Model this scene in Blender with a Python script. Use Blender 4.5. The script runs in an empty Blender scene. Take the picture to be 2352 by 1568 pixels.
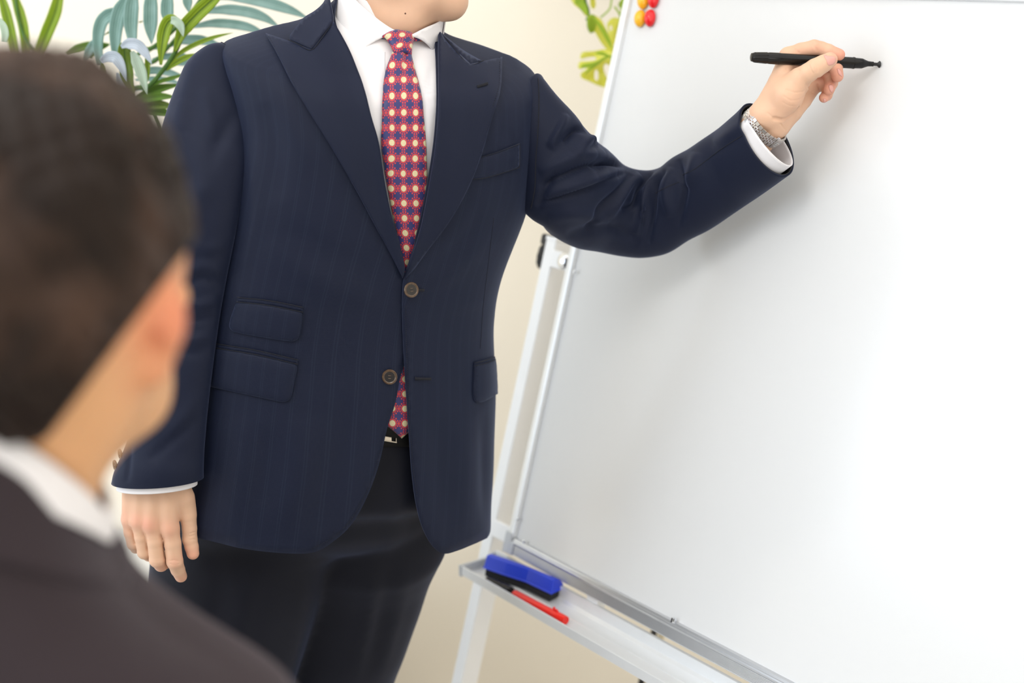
import bpy, bmesh, math, random
import numpy as np
from mathutils import Vector, Matrix
from mathutils.bvhtree import BVHTree
from mathutils.geometry import delaunay_2d_cdt
random.seed(7)
SC = bpy.context.scene
COL = SC.collection

# ------------------------------------------------------------ camera
F = 3267.0; CX = 1176.0; CY = 784.0; H = 1.5
PITCH = math.radians(15.0); CP = math.cos(PITCH); SP = math.sin(PITCH)
cd = bpy.data.cameras.new('camera'); cam = bpy.data.objects.new('camera', cd); COL.objects.link(cam)
cam.location = (0, 0, H); cam.rotation_euler = (math.radians(90) - PITCH, 0, 0)
cd.sensor_width = 36.0; cd.lens = F * 36.0 / 2352.0; cd.clip_start = 0.05; cd.clip_end = 50
cd.dof.use_dof = True; cd.dof.focus_distance = 1.80; cd.dof.aperture_fstop = 2.4
SC.camera = cam

# ------------------------------------------------------------ world, lights, exposure
SC.view_settings.view_transform = 'Standard'; SC.view_settings.look = 'None'
SC.view_settings.gamma = 1.0; SC.view_settings.use_curve_mapping = False
SC.view_settings.exposure = -0.02
w = bpy.data.worlds.new('world'); SC.world = w; w.use_nodes = True
w.node_tree.nodes['Background'].inputs[0].default_value = (0.85, 0.93, 1.0, 1)
w.node_tree.nodes['Background'].inputs[1].default_value = 1.0

def area(name, loc, target, sx, sy, power, col):
    ld = bpy.data.lights.new(name, 'AREA'); ld.shape = 'RECTANGLE'; ld.size = sx; ld.size_y = sy
    ld.energy = power; ld.color = col
    o = bpy.data.objects.new(name, ld); COL.objects.link(o); o.location = loc
    o.rotation_euler = (Vector(target) - Vector(loc)).to_track_quat('-Z', 'Y').to_euler()
    return o
area('window_light', (-2.85, 0.95, 1.6), (0.3, 1.9, .8), 3.0, 1.5, 46, (0.78, 0.88, 1.0))
area('ceiling_light', (0.2, 0.6, 2.55), (0.2, 0.6, 0), 4.2, 3.2, 42, (1.0, 0.97, 0.93))
area('ceiling_spot_panel', (-0.75, 0.45, 2.5), (-0.4, 1.2, 0), .6, .6, 12, (1.0, 0.97, 0.93))
area('rear_window_light', (0.7, -1.9, 1.5), (0.3, 1.8, .9), 2.8, 1.6, 24, (1.0, 0.97, 0.94))

# ------------------------------------------------------------ pixel <-> world
def at(px, py, y):
    v = (CY - py) / F
    t = y / (CP + SP * v)
    return Vector((t * (px - CX) / F, y, H + t * (-SP + CP * v)))
def raydir(px, py):
    v = (CY - py) / F
    return Vector(((px - CX) / F, CP + SP * v, -SP + CP * v))
CAMP = Vector((0, 0, H))
def project(P):
    P = np.asarray(P, float)
    x = P[..., 0]; y = P[..., 1]; z = P[..., 2] - H
    d = y * CP - z * SP; up = y * SP + z * CP
    return np.stack([CX + F * x / d, CY - F * up / d], -1)

def catmull(pts, n=8):
    P = np.array([list(p) for p in pts], float)
    if len(P) < 3: 
        t = np.linspace(0, 1, n + 1)[:, None]
        return P[0] * (1 - t) + P[1] * t
    Q = np.vstack([2 * P[0] - P[1], P, 2 * P[-1] - P[-2]])
    out = []
    for i in range(1, len(Q) - 2):
        p0, p1, p2, p3 = Q[i - 1], Q[i], Q[i + 1], Q[i + 2]
        for k in range(n):
            t = k / n
            out.append(0.5 * ((2 * p1) + (p2 - p0) * t + (2 * p0 - 5 * p1 + 4 * p2 - p3) * t * t + (3 * p1 - p0 - 3 * p2 + p3) * t ** 3))
    out.append(P[-1])
    return np.array(out)

def poly(*segs, step=4.0):
    """join curve segments (each a list of points) into one closed outline, each segment splined"""
    out = []
    for s in segs:
        c = catmull(s, 10) if len(s) > 2 else np.array([list(p) for p in s], float)
        # resample
        d = np.r_[0, np.cumsum(np.linalg.norm(np.diff(c, axis=0), axis=1))]
        n = max(1, int(round(d[-1] / step)))
        tt = np.linspace(0, d[-1], n + 1)
        r = np.stack([np.interp(tt, d, c[:, k]) for k in range(c.shape[1])], 1)
        for p in r:
            if not out or np.linalg.norm(p - out[-1]) > step * 0.3: out.append(p)
    if np.linalg.norm(out[0] - out[-1]) < step * 0.3: out.pop()
    return np.array(out)

def inside(P, pts):
    x, y = pts[:, 0], pts[:, 1]
    r = np.zeros(len(pts), bool)
    n = len(P)
    for i in range(n):
        x1, y1 = P[i]; x2, y2 = P[(i + 1) % n]
        if y1 == y2: continue
        c = ((y1 > y) != (y2 > y)) & (x < (x2 - x1) * (y - y1) / (y2 - y1) + x1)
        r ^= c
    return r
def edge_dist(P, pts):
    d = np.full(len(pts), 1e9)
    n = len(P)
    for i in range(n):
        a = P[i]; b = P[(i + 1) % n]; ab = b - a; L = ab @ ab
        t = np.clip(((pts - a) @ ab) / max(L, 1e-12), 0, 1)
        q = a + t[:, None] * ab
        d = np.minimum(d, np.linalg.norm(pts - q, axis=1))
    return d
def cdt(P, step):
    """triangulate a closed outline with a regular interior grid"""
    lo = P.min(0); hi = P.max(0)
    gx = np.arange(lo[0] + step / 2, hi[0], step); gy = np.arange(lo[1] + step / 2, hi[1], step)
    X, Y = np.meshgrid(gx, gy); X = X.copy(); X[1::2] += step / 2
    pts = np.stack([X.ravel(), Y.ravel()], 1)
    pts = pts[inside(P, pts)]
    if len(pts): pts = pts[edge_dist(P, pts) > step * 0.55]
    allp = [Vector(p) for p in P] + [Vector(p) for p in pts]
    n = len(P)
    v, e, f, _, _, _ = delaunay_2d_cdt(allp, [], [list(range(n))], 1, 1e-9)
    v = np.array([[a.x, a.y] for a in v])
    return v, [list(t) for t in f]

# ------------------------------------------------------------ objects
WORLD_LOC = {}
def link(name, me, mat, parent=None):
    o = bpy.data.objects.new(name, me); COL.objects.link(o)
    if mat is not None: me.materials.append(mat)
    if parent is not None:
        o.parent = parent
        if parent.name in WORLD_LOC: o.matrix_parent_inverse = Matrix.Translation(-WORLD_LOC[parent.name])
    return o
def tag(o, label=None, cat=None, group=None, kind=None):
    if label: o['label'] = label
    if cat: o['category'] = cat
    if group: o['group'] = group
    if kind: o['kind'] = kind
    return o
def thing(name, label, cat, loc, group=None):
    o = bpy.data.objects.new(name, None); COL.objects.link(o); o.location = loc
    o.empty_display_size = 0.05
    WORLD_LOC[o.name] = Vector(loc)
    return tag(o, label, cat, group)
def mk(name, V, Fc, mat, parent=None, uv=None, smooth=True, attr=None, solid=0.0, bevel=0.0, subd=0, soff=-1.0):
    me = bpy.data.meshes.new(name)
    me.from_pydata([tuple(map(float, p)) for p in V], [], Fc); me.update()
    if smooth: me.polygons.foreach_set('use_smooth', [True] * len(me.polygons))
    if uv is not None:
        ul = me.uv_layers.new(name='UVMap'); uv = np.asarray(uv, float)
        idx = np.empty(len(me.loops), np.int32); me.loops.foreach_get('vertex_index', idx)
        ul.data.foreach_set('uv', uv[idx].ravel())
    if attr:
        for k, a in attr.items():
            at_ = me.attributes.new(k, 'FLOAT', 'POINT'); at_.data.foreach_set('value', np.asarray(a, float))
    o = link(name, me, mat, parent)
    if solid:
        m = o.modifiers.new('solid', 'SOLIDIFY'); m.thickness = solid; m.offset = soff
    if bevel:
        m = o.modifiers.new('bevel', 'BEVEL'); m.width = bevel; m.segments = 3; m.limit_method = 'ANGLE'
    if subd:
        m = o.modifiers.new('sub', 'SUBSURF'); m.levels = subd; m.render_levels = subd
    return o
def boxf(fr, s0, s1, t0, t1, n0, n1):
    V = [fr(s, t, n) for s in (s0, s1) for t in (t0, t1) for n in (n0, n1)]
    Fc = [[0, 1, 3, 2], [4, 6, 7, 5], [0, 4, 5, 1], [2, 3, 7, 6], [0, 2, 6, 4], [1, 5, 7, 3]]
    # orient outward
    c = sum(V, Vector()) / 8
    R = []
    for f in Fc:
        a, b, d = V[f[0]], V[f[1]], V[f[2]]
        nn = (b - a).cross(d - b); m = (V[f[0]] + V[f[2]]) / 2
        R.append(f if nn.dot(m - c) > 0 else f[::-1])
    return V, R
def box(name, fr, s0, s1, t0, t1, n0, n1, mat, parent=None, bevel=0.0015):
    V, Fc = boxf(fr, s0, s1, t0, t1, n0, n1)
    return mk(name, V, Fc, mat, parent, smooth=False, bevel=bevel)
W = lambda x, y, z: Vector((x, y, z))

def frames(path):
    P = [Vector(p) for p in path]; T = []
    for i in range(len(P)):
        a = P[max(i - 1, 0)]; b = P[min(i + 1, len(P) - 1)]; T.append((b - a).normalized())
    up = Vector((0, 0, 1)) if abs(T[0].z) < 0.9 else Vector((1, 0, 0))
    N = (up - T[0] * up.dot(T[0])).normalized(); out = []
    for t in T:
        N = (N - t * N.dot(t)).normalized(); out.append((N.copy(), t.cross(N)))
    return P, T, out
def tube_mesh(path, radii, n=10, caps=True):
    P, T, fr = frames(path); V = []; Fc = []
    if not hasattr(radii, '__len__'): radii = [radii] * len(P)
    for p, r, (a, b) in zip(P, radii, fr):
        for k in range(n):
            th = 2 * math.pi * k / n; V.append(p + (a * math.cos(th) + b * math.sin(th)) * r)
    for i in range(len(P) - 1):
        for k in range(n):
            Fc.append([i * n + k, i * n + (k + 1) % n, (i + 1) * n + (k + 1) % n, (i + 1) * n + k])
    if caps:
        Fc.append(list(range(n))[::-1]); Fc.append([(len(P) - 1) * n + k for k in range(n)])
    return V, Fc
def tube(name, path, radii, mat, parent=None, n=10, **kw):
    V, Fc = tube_mesh(path, radii, n); return mk(name, V, Fc, mat, parent, **kw)
def lathe(name, p0, axis, prof, mat, parent=None, n=32, smooth=True, side=None, bevel=0, squash=1.0):
    """prof: list of (distance along axis, radius)"""
    ax = Vector(axis).normalized()
    a = Vector(side) if side is not None else (Vector((0, 0, 1)) if abs(ax.z) < .9 else Vector((1, 0, 0)))
    a = (a - ax * a.dot(ax)).normalized(); b = ax.cross(a); V = []; Fc = []
    for d, r in prof:
        for k in range(n):
            th = 2 * math.pi * k / n; V.append(Vector(p0) + ax * d + (a * math.cos(th) + b * math.sin(th) * squash) * max(r, 1e-5))
    for i in range(len(prof) - 1):
        for k in range(n):
            Fc.append([i * n + k, i * n + (k + 1) % n, (i + 1) * n + (k + 1) % n, (i + 1) * n + k])
    Fc.append(list(range(n))[::-1]); Fc.append([(len(prof) - 1) * n + k for k in range(n)])
    o = mk(name, V, Fc, mat, parent, smooth=smooth)
    if smooth: 
        m = o.modifiers.new('es', 'EDGE_SPLIT'); m.split_angle = math.radians(35)
    return o
def joinm(*parts):
    V = []; Fc = []
    for v, f in parts:
        k = len(V); V += list(v); Fc += [[i + k for i in q] for q in f]
    return V, Fc

# ------------------------------------------------------------ lofted surfaces that can be drawn on
def segdist(pts, line):
    """distance of 2D/3D points to a polyline and the parameter 0..1 along it"""
    line = np.asarray(line, float); L = np.linalg.norm(np.diff(line, axis=0), axis=1); tot = max(L.sum(), 1e-9); acc = 0
    best = np.full(len(pts), 1e9); par = np.zeros(len(pts))
    for i in range(len(line) - 1):
        a = line[i]; ab = line[i + 1] - a; q = max(ab @ ab, 1e-12)
        t = np.clip(((pts - a) @ ab) / q, 0, 1)
        d = np.linalg.norm(pts - (a + t[:, None] * ab), axis=1)
        m = d < best; best[m] = d[m]; par[m] = (acc + t[m] * L[i]) / tot
        acc += L[i]
    return best, par
class Surf:
    def __init__(s, G, folds=()):
        s.G = np.asarray(G, float); s.nv, s.nu = s.G.shape[:2]
        s.finish(folds)
    def finish(s, folds):
        G = s.G
        du = np.gradient(G, axis=1); dv = np.gradient(G, axis=0)
        du[:, 0] = du[:, -1] = (G[:, 1] - G[:, -2]) / 2
        N = np.cross(du, dv); N /= np.maximum(np.linalg.norm(N, axis=2, keepdims=True), 1e-12)
        c = G.mean(axis=1, keepdims=True)
        sg = np.sign(np.sum(N * (G - c)))
        N *= sg; s.flip = sg < 0
        if len(folds):
            px = project(G).reshape(-1, 2)
            view = G.reshape(-1, 3) - np.array([0, 0, H]); view /= np.linalg.norm(view, axis=1, keepdims=True)
            face = np.clip(-np.sum(view * N.reshape(-1, 3), 1), 0, 1); vis = np.clip((face + .05) * 3, 0, 1) * (-np.sum(view * N.reshape(-1, 3), 1) > -.02)
            D = np.zeros(len(px))
            for pts, wd, amp in folds:
                c2 = catmull(pts, 6) if len(pts) > 2 else np.array(pts, float)
                d, t = segdist(px, c2)
                prof = np.exp(-(d / wd) ** 2) * np.clip(np.sin(np.pi * np.clip(t, 0, 1)), 0, 1) ** .6
                D += amp * prof
            G = G + N * (D * vis).reshape(s.nv, s.nu, 1)
            du = np.gradient(G, axis=1); dv = np.gradient(G, axis=0)
            N = np.cross(du, dv); N /= np.maximum(np.linalg.norm(N, axis=2, keepdims=True), 1e-12); N *= sg
        s.G = G; s.N = N
        s.P2 = project(G)
        nu, nv = s.nu, s.nv
        V = [Vector(p) for p in G.reshape(-1, 3)]
        T = []
        for i in range(nv - 1):
            for j in range(nu - 1):
                a = i * nu + j; T.append((a, a + 1, a + nu + 1)); T.append((a, a + nu + 1, a + nu))
        s.V = V; s.T = T; s.bvh = BVHTree.FromPolygons(V, T, all_triangles=True)
        du = np.linalg.norm(np.diff(G, axis=1), axis=2); s.per = du.sum(1).mean()
        s.len = np.linalg.norm(np.diff(G, axis=0), axis=2).sum(0).mean()
    def cast(s, px, py):
        loc, nrm, idx, dist = s.bvh.ray_cast(CAMP, raydir(px, py).normalized())
        if loc is None:
            d = (s.P2[..., 0] - px) ** 2 + (s.P2[..., 1] - py) ** 2
            view = s.G - np.array([0, 0, H]); d = d + 1e5 * (np.sum(view * s.N, 2) > 0.02)
            i, j = np.unravel_index(np.argmin(d), d.shape)
            return np.array([j / (s.nu - 1), i / (s.nv - 1)])
        q = idx // 2; i = q // (s.nu - 1); j = q % (s.nu - 1); a, b, c = (s.V[k] for k in s.T[idx])
        v0, v1, v2 = b - a, c - a, loc - a
        d00, d01, d11, d20, d21 = v0 @ v0, v0 @ v1, v1 @ v1, v2 @ v0, v2 @ v1
        den = d00 * d11 - d01 * d01
        if abs(den) < 1e-18: w1 = w2 = .33
        else: w1 = (d11 * d20 - d01 * d21) / den; w2 = (d00 * d21 - d01 * d20) / den
        if idx % 2 == 0: u = j + w1 + w2; v = i + w2
        else: u = j + w1; v = i + w1 + w2
        return np.array([u / (s.nu - 1), v / (s.nv - 1)])
    def ev(s, uv, A=None):
        A = s.G if A is None else A
        uv = np.atleast_2d(uv); u = np.clip(uv[:, 0], 0, 1) * (s.nu - 1); v = np.clip(uv[:, 1], 0, 1) * (s.nv - 1)
        j = np.minimum(u.astype(int), s.nu - 2); i = np.minimum(v.astype(int), s.nv - 2); fu = (u - j)[:, None]; fv = (v - i)[:, None]
        return (A[i, j] * (1 - fu) * (1 - fv) + A[i, j + 1] * fu * (1 - fv) + A[i + 1, j] * (1 - fu) * fv + A[i + 1, j + 1] * fu * fv)
    def nr(s, uv): 
        n = s.ev(uv, s.N); return n / np.linalg.norm(n, axis=1, keepdims=True)
    def pt(s, px, py, off=0.0):
        uv = s.cast(px, py); return Vector((s.ev(uv) + s.nr(uv) * off)[0])
    def mesh(s):
        nu, nv = s.nu, s.nv; V = s.G[:, :-1].reshape(-1, 3); n = nu - 1; Fc = []
        for i in range(nv - 1):
            for j in range(n):
                q = [i * n + j, i * n + (j + 1) % n, (i + 1) * n + (j + 1) % n, (i + 1) * n + j]
                Fc.append(q[::-1] if s.flip else q)
        U = np.stack(np.meshgrid(np.linspace(0, 1, n) * s.per, np.linspace(0, 1, nv) * s.len), -1).reshape(-1, 2)
        return V, Fc, U
    def obj(s, name, mat, parent, **kw):
        V, Fc, U = s.mesh(); return mk(name, V, Fc, mat, parent, uv=U, **kw)
    def uvpanel(s, outline_uv, step, off=0.0):
        """outline in uv space -> verts, faces, uv (metric)"""
        sc = np.array([s.per, s.len]); v, f = cdt(outline_uv * sc, step)
        uv = v / sc; P = s.ev(uv) + s.nr(uv) * (off(uv) if callable(off) else off)
        return P, f, v
    def pixpanel(s, outline_px, step, off):
        """outline in pixels -> draped panel; off(px_points, edge distance) -> metres"""
        v, f = cdt(outline_px, step); uv = np.array([s.cast(*p) for p in v])
        ed = edge_dist(outline_px, v)
        o = np.broadcast_to(np.asarray(off(v, ed) if callable(off) else off, float), (len(v),))
        P = relax(s.ev(uv) + s.nr(uv) * o[:, None], f)
        return P, orient(P, f), uv * np.array([s.per, s.len])
def relax(P, f, it=4):
    """even out a draped panel: inner points with all neighbours, rim points along the rim"""
    P = np.array(P); cnt = {}
    for t in f:
        for a in range(3):
            e = tuple(sorted((t[a], t[(a + 1) % 3]))); cnt[e] = cnt.get(e, 0) + 1
    E = np.array(list(cnt)); rim = np.array([c == 1 for c in cnt.values()]); isr = np.zeros(len(P), bool); isr[E[rim].ravel()] = True
    Q0 = P.copy()
    for _ in range(it):
        S = np.zeros_like(P); C = np.zeros(len(P))
        for a, b in ((0, 1), (1, 0)):
            m = rim | ~isr[E[:, a]]
            np.add.at(S, E[m, a], P[E[m, b]]); np.add.at(C, E[m, a], 1)
        Q = S / np.maximum(C, 1)[:, None]; ok = C > 0
        # keep sharp corners of the outline
        big = isr & (np.linalg.norm(Q - P, axis=1) > .0022); ok &= ~big
        P[ok] = P[ok] * .5 + Q[ok] * .5
    return P
def orient(P, f):
    """make an open panel face the camera side"""
    P = np.asarray(P); a = sum(np.dot(np.cross(P[t[1]] - P[t[0]], P[t[2]] - P[t[0]]), np.array([0, 0, H]) - P[t[0]]) for t in f)
    return f if a > 0 else [t[::-1] for t in f]
def ringsurf(rings, nu=200, sub=10, folds=(), inset=0.0, insb=None):
    """rings: (Lpx,Lpy,Rpx,Rpy,yc,b,k,dip,n)"""
    rows = []
    for L0, L1, R0, R1, yc, b, k, dip, n in rings:
        a = 0.18
        for _ in range(6):
            PL = at(L0, L1, yc - k * a); PR = at(R0, R1, yc + k * a); a = (PR.x - PL.x) / 2
        rows.append([(PL.x + PR.x) / 2, yc, a - inset, b - (inset if insb is None else insb), k, (PL.z + PR.z) / 2, (PR.z - PL.z) / (2 * a), dip, n])
    R = catmull(rows, sub)
    th = np.pi / 2 + 2 * np.pi * np.linspace(0, 1, nu + 1)
    G = []
    for cx, yc, a, b, k, z, zs, dip, n in R:
        c = np.cos(th); s_ = np.sin(th)
        x = a * np.sign(c) * np.abs(c) ** (2 / n); yy = b * np.sign(s_) * np.abs(s_) ** (2 / n)
        G.append(np.stack([cx + x, yc + k * x + yy, z + zs * x - dip * np.clip(-yy / b, 0, 1)], 1))
    return Surf(np.array(G), folds)
def tubesurf(st, ratio=0.9, nu=96, sub=10, folds=(), capstart=False):
    """st: (Ax,Ay,Bx,By,yA,yB) image edges of a limb; ring normal follows the path"""
    rows = []
    for q in st:
        a0, a1, b0, b1, ya, yb = q[:6]
        rows.append(list(at(a0, a1, ya)) + list(at(b0, b1, yb)) + [q[6] if len(q) > 6 else ratio])
    R = catmull(rows, sub); A = R[:, :3]; B = R[:, 3:6]; C = (A + B) / 2
    T = np.gradient(C, axis=0); T /= np.linalg.norm(T, axis=1, keepdims=True)
    th = 2 * np.pi * np.linspace(0, 1, nu + 1); G = []
    for a, b, c, t, r in zip(A, B, C, T, R[:, 6]):
        h = np.linalg.norm(a - b) / 2; e1 = (a - b) / (2 * h); e2 = np.cross(e1, t); e2 /= np.linalg.norm(e2)
        G.append(c + np.cos(th)[:, None] * h * e1 + np.sin(th)[:, None] * h * r * e2)
    return Surf(np.array(G), folds)

def capped(S):
    V, Fc, U = S.mesh(); V = [Vector(p) for p in V]; n = S.nu - 1; m = S.nv
    for r0 in (0, (m - 1) * n):
        c = sum((V[r0 + k] for k in range(n)), Vector()) / n; V.append(c); q = len(V) - 1
        Fc += [[r0 + k, r0 + (k + 1) % n, q] if (r0 == 0) == S.flip else [r0 + (k + 1) % n, r0 + k, q] for k in range(n)]
    return V, Fc
# ------------------------------------------------------------ signed distance modelling
def smin(a, b, k):
    h = np.clip(0.5 + 0.5 * (b - a) / k, 0, 1); return b * (1 - h) + a * h - k * h * (1 - h)
class Field:
    def __init__(s, lo, hi, h):
        s.lo = np.array(lo, float); s.h = h; s.n = np.ceil((np.array(hi) - s.lo) / h).astype(int) + 1
        ax = [s.lo[i] + h * np.arange(s.n[i]) for i in range(3)]
        s.X, s.Y, s.Z = (a.astype(np.float32) for a in np.meshgrid(*ax, indexing='ij'))
    def cone(s, a, b, r1, r2):
        a = np.array(a, np.float32); b = np.array(b, np.float32); ab = b - a; L = float(ab @ ab)
        px, py, pz = s.X - a[0], s.Y - a[1], s.Z - a[2]
        t = np.clip((px * ab[0] + py * ab[1] + pz * ab[2]) / max(L, 1e-9), 0, 1)
        d = np.sqrt((px - t * ab[0]) ** 2 + (py - t * ab[1]) ** 2 + (pz - t * ab[2]) ** 2)
        return d - (r1 + (r2 - r1) * t)
    def chain(s, pts, k=0.002):
        d = None
        for (a, r1), (b, r2) in zip(pts[:-1], pts[1:]):
            c = s.cone(a, b, r1, r2); d = c if d is None else smin(d, c, k)
        return d
    def ell(s, c, r, rot=None):
        px, py, pz = s.X - c[0], s.Y - c[1], s.Z - c[2]
        if rot is not None:
            M = np.array(rot.transposed()); px, py, pz = (M[i][0] * px + M[i][1] * py + M[i][2] * pz for i in range(3))
        q = np.sqrt((px / r[0]) ** 2 + (py / r[1]) ** 2 + (pz / r[2]) ** 2)
        g = np.sqrt((px / r[0] ** 2) ** 2 + (py / r[1] ** 2) ** 2 + (pz / r[2] ** 2) ** 2)
        return q * (q - 1) / np.maximum(g, 1e-6)
    def line(s, pts):
        d = None
        for a, b in zip(pts[:-1], pts[1:]):
            c = s.cone(a, b, 0, 0); d = c if d is None else np.minimum(d, c)
        return d
    def surface(s, D, relax=2):
        """naive surface nets"""
        n = D.shape; ins = D < 0
        c = [ins[i:n[0] - 1 + i, j:n[1] - 1 + j, k:n[2] - 1 + k] for i in (0, 1) for j in (0, 1) for k in (0, 1)]
        sm = sum(a.astype(np.int8) for a in c); act = (sm > 0) & (sm < 8)
        I = np.argwhere(act); ids = -np.ones(act.shape, np.int64); ids[act] = np.arange(len(I))
        acc = np.zeros((len(I), 3)); cnt = np.zeros(len(I))
        cor = [(i, j, k) for i in (0, 1) for j in (0, 1) for k in (0, 1)]
        for a in range(8):
            for b in range(a + 1, 8):
                if sum(abs(cor[a][q] - cor[b][q]) for q in range(3)) != 1: continue
                ia = I + cor[a]; ib = I + cor[b]
                da = D[ia[:, 0], ia[:, 1], ia[:, 2]]; db = D[ib[:, 0], ib[:, 1], ib[:, 2]]
                m = (da < 0) != (db < 0); t = np.where(m, da / np.where(m, da - db, 1), 0)
                p = np.array(cor[a]) + t[:, None] * (np.array(cor[b]) - np.array(cor[a]))
                acc[m] += p[m]; cnt[m] += 1
        V = (I + acc / cnt[:, None]) * s.h + s.lo
        Fc = []
        for ax in range(3):
            o1, o2 = [q for q in range(3) if q != ax]
            sl0 = [slice(None)] * 3; sl1 = [slice(None)] * 3; sl0[ax] = slice(0, -1); sl1[ax] = slice(1, None)
            ch = ins[tuple(sl0)] != ins[tuple(sl1)]; E = np.argwhere(ch)
            ok = (E[:, o1] > 0) & (E[:, o2] > 0) & (E[:, o1] < n[o1] - 1) & (E[:, o2] < n[o2] - 1); E = E[ok]
            def g(d1, d2):
                Q = E.copy(); Q[:, o1] += d1; Q[:, o2] += d2; return ids[Q[:, 0], Q[:, 1], Q[:, 2]]
            q = np.stack([g(-1, -1), g(0, -1), g(0, 0), g(-1, 0)], 1)
            inn = ins[E[:, 0], E[:, 1], E[:, 2]]
            fl = inn if ax != 1 else ~inn
            q[~fl] = q[~fl][:, ::-1]; Fc.append(q)
        Fc = np.vstack(Fc)
        for _ in range(relax):
            S = np.zeros_like(V); C = np.zeros(len(V))
            for a in range(4):
                b = (a + 1) % 4
                np.add.at(S, Fc[:, a], V[Fc[:, b]]); np.add.at(C, Fc[:, a], 1)
                np.add.at(S, Fc[:, b], V[Fc[:, a]]); np.add.at(C, Fc[:, b], 1)
            V = V * .5 + .5 * S / np.maximum(C, 1)[:, None]
        return V, Fc.tolist()
# ------------------------------------------------------------ materials
class NT:
    def __init__(s, name):
        s.m = bpy.data.materials.new(name); s.m.use_nodes = True; s.t = s.m.node_tree; s.N = s.t.nodes; s.L = s.t.links
        s.b = s.N['Principled BSDF']
    def n(s, typ, **kw):
        q = s.N.new(typ)
        for k, v in kw.items(): setattr(q, k, v)
        return q
    def set(s, sock, v):
        if hasattr(v, 'links') or isinstance(v, bpy.types.NodeSocket): s.L.new(v, sock)
        else: sock.default_value = v
    def math(s, op, a, b=0.0, c=None):
        q = s.n('ShaderNodeMath', operation=op); s.set(q.inputs[0], a); s.set(q.inputs[1], b)
        if c is not None: s.set(q.inputs[2], c)
        return q.outputs[0]
    def step(s, a, edge, soft):   # 1 below edge, 0 above
        q = s.n('ShaderNodeMapRange'); q.interpolation_type = 'SMOOTHSTEP'; s.set(q.inputs[0], a)
        q.inputs[1].default_value = edge - soft; q.inputs[2].default_value = edge + soft; q.inputs[3].default_value = 1; q.inputs[4].default_value = 0
        return q.outputs[0]
    def mix(s, f, a, b):
        q = s.n('ShaderNodeMix', data_type='RGBA'); s.set(q.inputs[0], f)
        s.set(q.inputs[6], a if not isinstance(a, tuple) else (*a[:3], 1)); s.set(q.inputs[7], b if not isinstance(b, tuple) else (*b[:3], 1))
        return q.outputs[2]
    def noise(s, scale, detail=3, vec=None, rough=.5):
        q = s.n('ShaderNodeTexNoise'); q.inputs['Scale'].default_value = scale; q.inputs['Detail'].default_value = detail; q.inputs['Roughness'].default_value = rough
        if vec is None: vec = s.n('ShaderNodeTexCoord').outputs['Object']
        s.L.new(vec, q.inputs['Vector']); return q.outputs[0]
    def bump(s, h, strength=.2, dist=.001):
        q = s.n('ShaderNodeBump'); q.inputs['Strength'].default_value = strength; q.inputs['Distance'].default_value = dist
        s.L.new(h, q.inputs['Height']); s.L.new(q.outputs[0], s.b.inputs['Normal'])
    def p(s, **kw):
        for k, v in kw.items():
            s.set(s.b.inputs[k.replace('_', ' ')], (*v, 1) if isinstance(v, tuple) and len(v) == 3 else v)
        return s
def srgb(r, g, b):
    f = lambda c: (c / 255 / 12.92) if c / 255 <= .04045 else ((c / 255 + .055) / 1.055) ** 2.4
    return (f(r), f(g), f(b))
def simple(name, col, rough=.5, noise=0.06, ns=30, metal=0, bumpd=0, **kw):
    t = NT(name); nz = t.noise(ns)
    t.p(Base_Color=t.mix(nz, tuple(c * (1 - noise) for c in col), tuple(min(1, c * (1 + noise)) for c in col)), Roughness=rough, Metallic=metal, **kw)
    if bumpd: t.bump(nz, .5, bumpd)
    return t.m
M = {}
M['wall'] = simple('cream_wall', (0.92, 0.855, 0.735), .85, .02, 3)
M['ceiling'] = simple('white_ceiling', (.86, .86, .85), .9, .02, 5)
M['floor'] = simple('grey_carpet', (.74, .71, .67), .95, .25, 200, bumpd=.002)
M['board'] = simple('board_enamel', (.70, .712, .725), .20, .004, 3)
M['alu'] = simple('brushed_aluminium', (.62, .63, .65), .34, .04, 60, metal=.75)
M['alu_light'] = simple('satin_aluminium', (.80, .82, .84), .4, .03, 40, metal=.35)
M['grey_plastic'] = simple('grey_plastic', (.52, .54, .56), .5, .04, 60)
M['white_paint'] = simple('white_powder_coat', (.84, .85, .86), .4, .02, 40)
M['cabinet'] = simple('white_laminate', (.72, .71, .69), .5, .03, 20)
M['chrome'] = simple('chrome', (.75, .77, .8), .18, .03, 80, metal=1)
M['black_plastic'] = simple('black_plastic', (.004, .004, .0045), .13, .1, 100)
M['black_plastic'].node_tree.nodes['Principled BSDF'].inputs['Specular IOR Level'].default_value = .3
M['black_matt'] = simple('black_matt_plastic', (.012, .012, .013), .55, .2, 100)
M['blue_plastic'] = simple('blue_plastic', (.01, .045, .62), .4, .04, 60)
M['felt'] = simple('black_felt', (.014, .015, .017), .95, .6, 600, bumpd=.0015)
M['red_plastic'] = simple('red_plastic', (.80, .02, .012), .3, .04, 60)
M['red_magnet'] = simple('red_magnet', (.78, .015, .02), .12, .03, 60)
M['yellow_magnet'] = simple('yellow_magnet', (.92, .48, .02), .12, .03, 60)
M['shirt'] = simple('white_shirt_cotton', (.77, .755, .775), .8, .01, 300, bumpd=.0001)
M['lining'] = simple('black_lining', (.006, .006, .008), .6, .1, 50)
M['button'] = simple('horn_button', (.075, .045, .026), .22, .7, 260)
M['button_dark'] = simple('dark_button_centre', (.012, .010, .010), .3, .5, 300)
M['thread'] = simple('dark_thread', (.006, .007, .013), .9, .1, 100)
M['leather'] = simple('black_leather', (.003, .003, .003), .5, .1, 200)
M['leather'].node_tree.nodes['Principled BSDF'].inputs['Specular IOR Level'].default_value = .15
M['trousers'] = None

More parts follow.
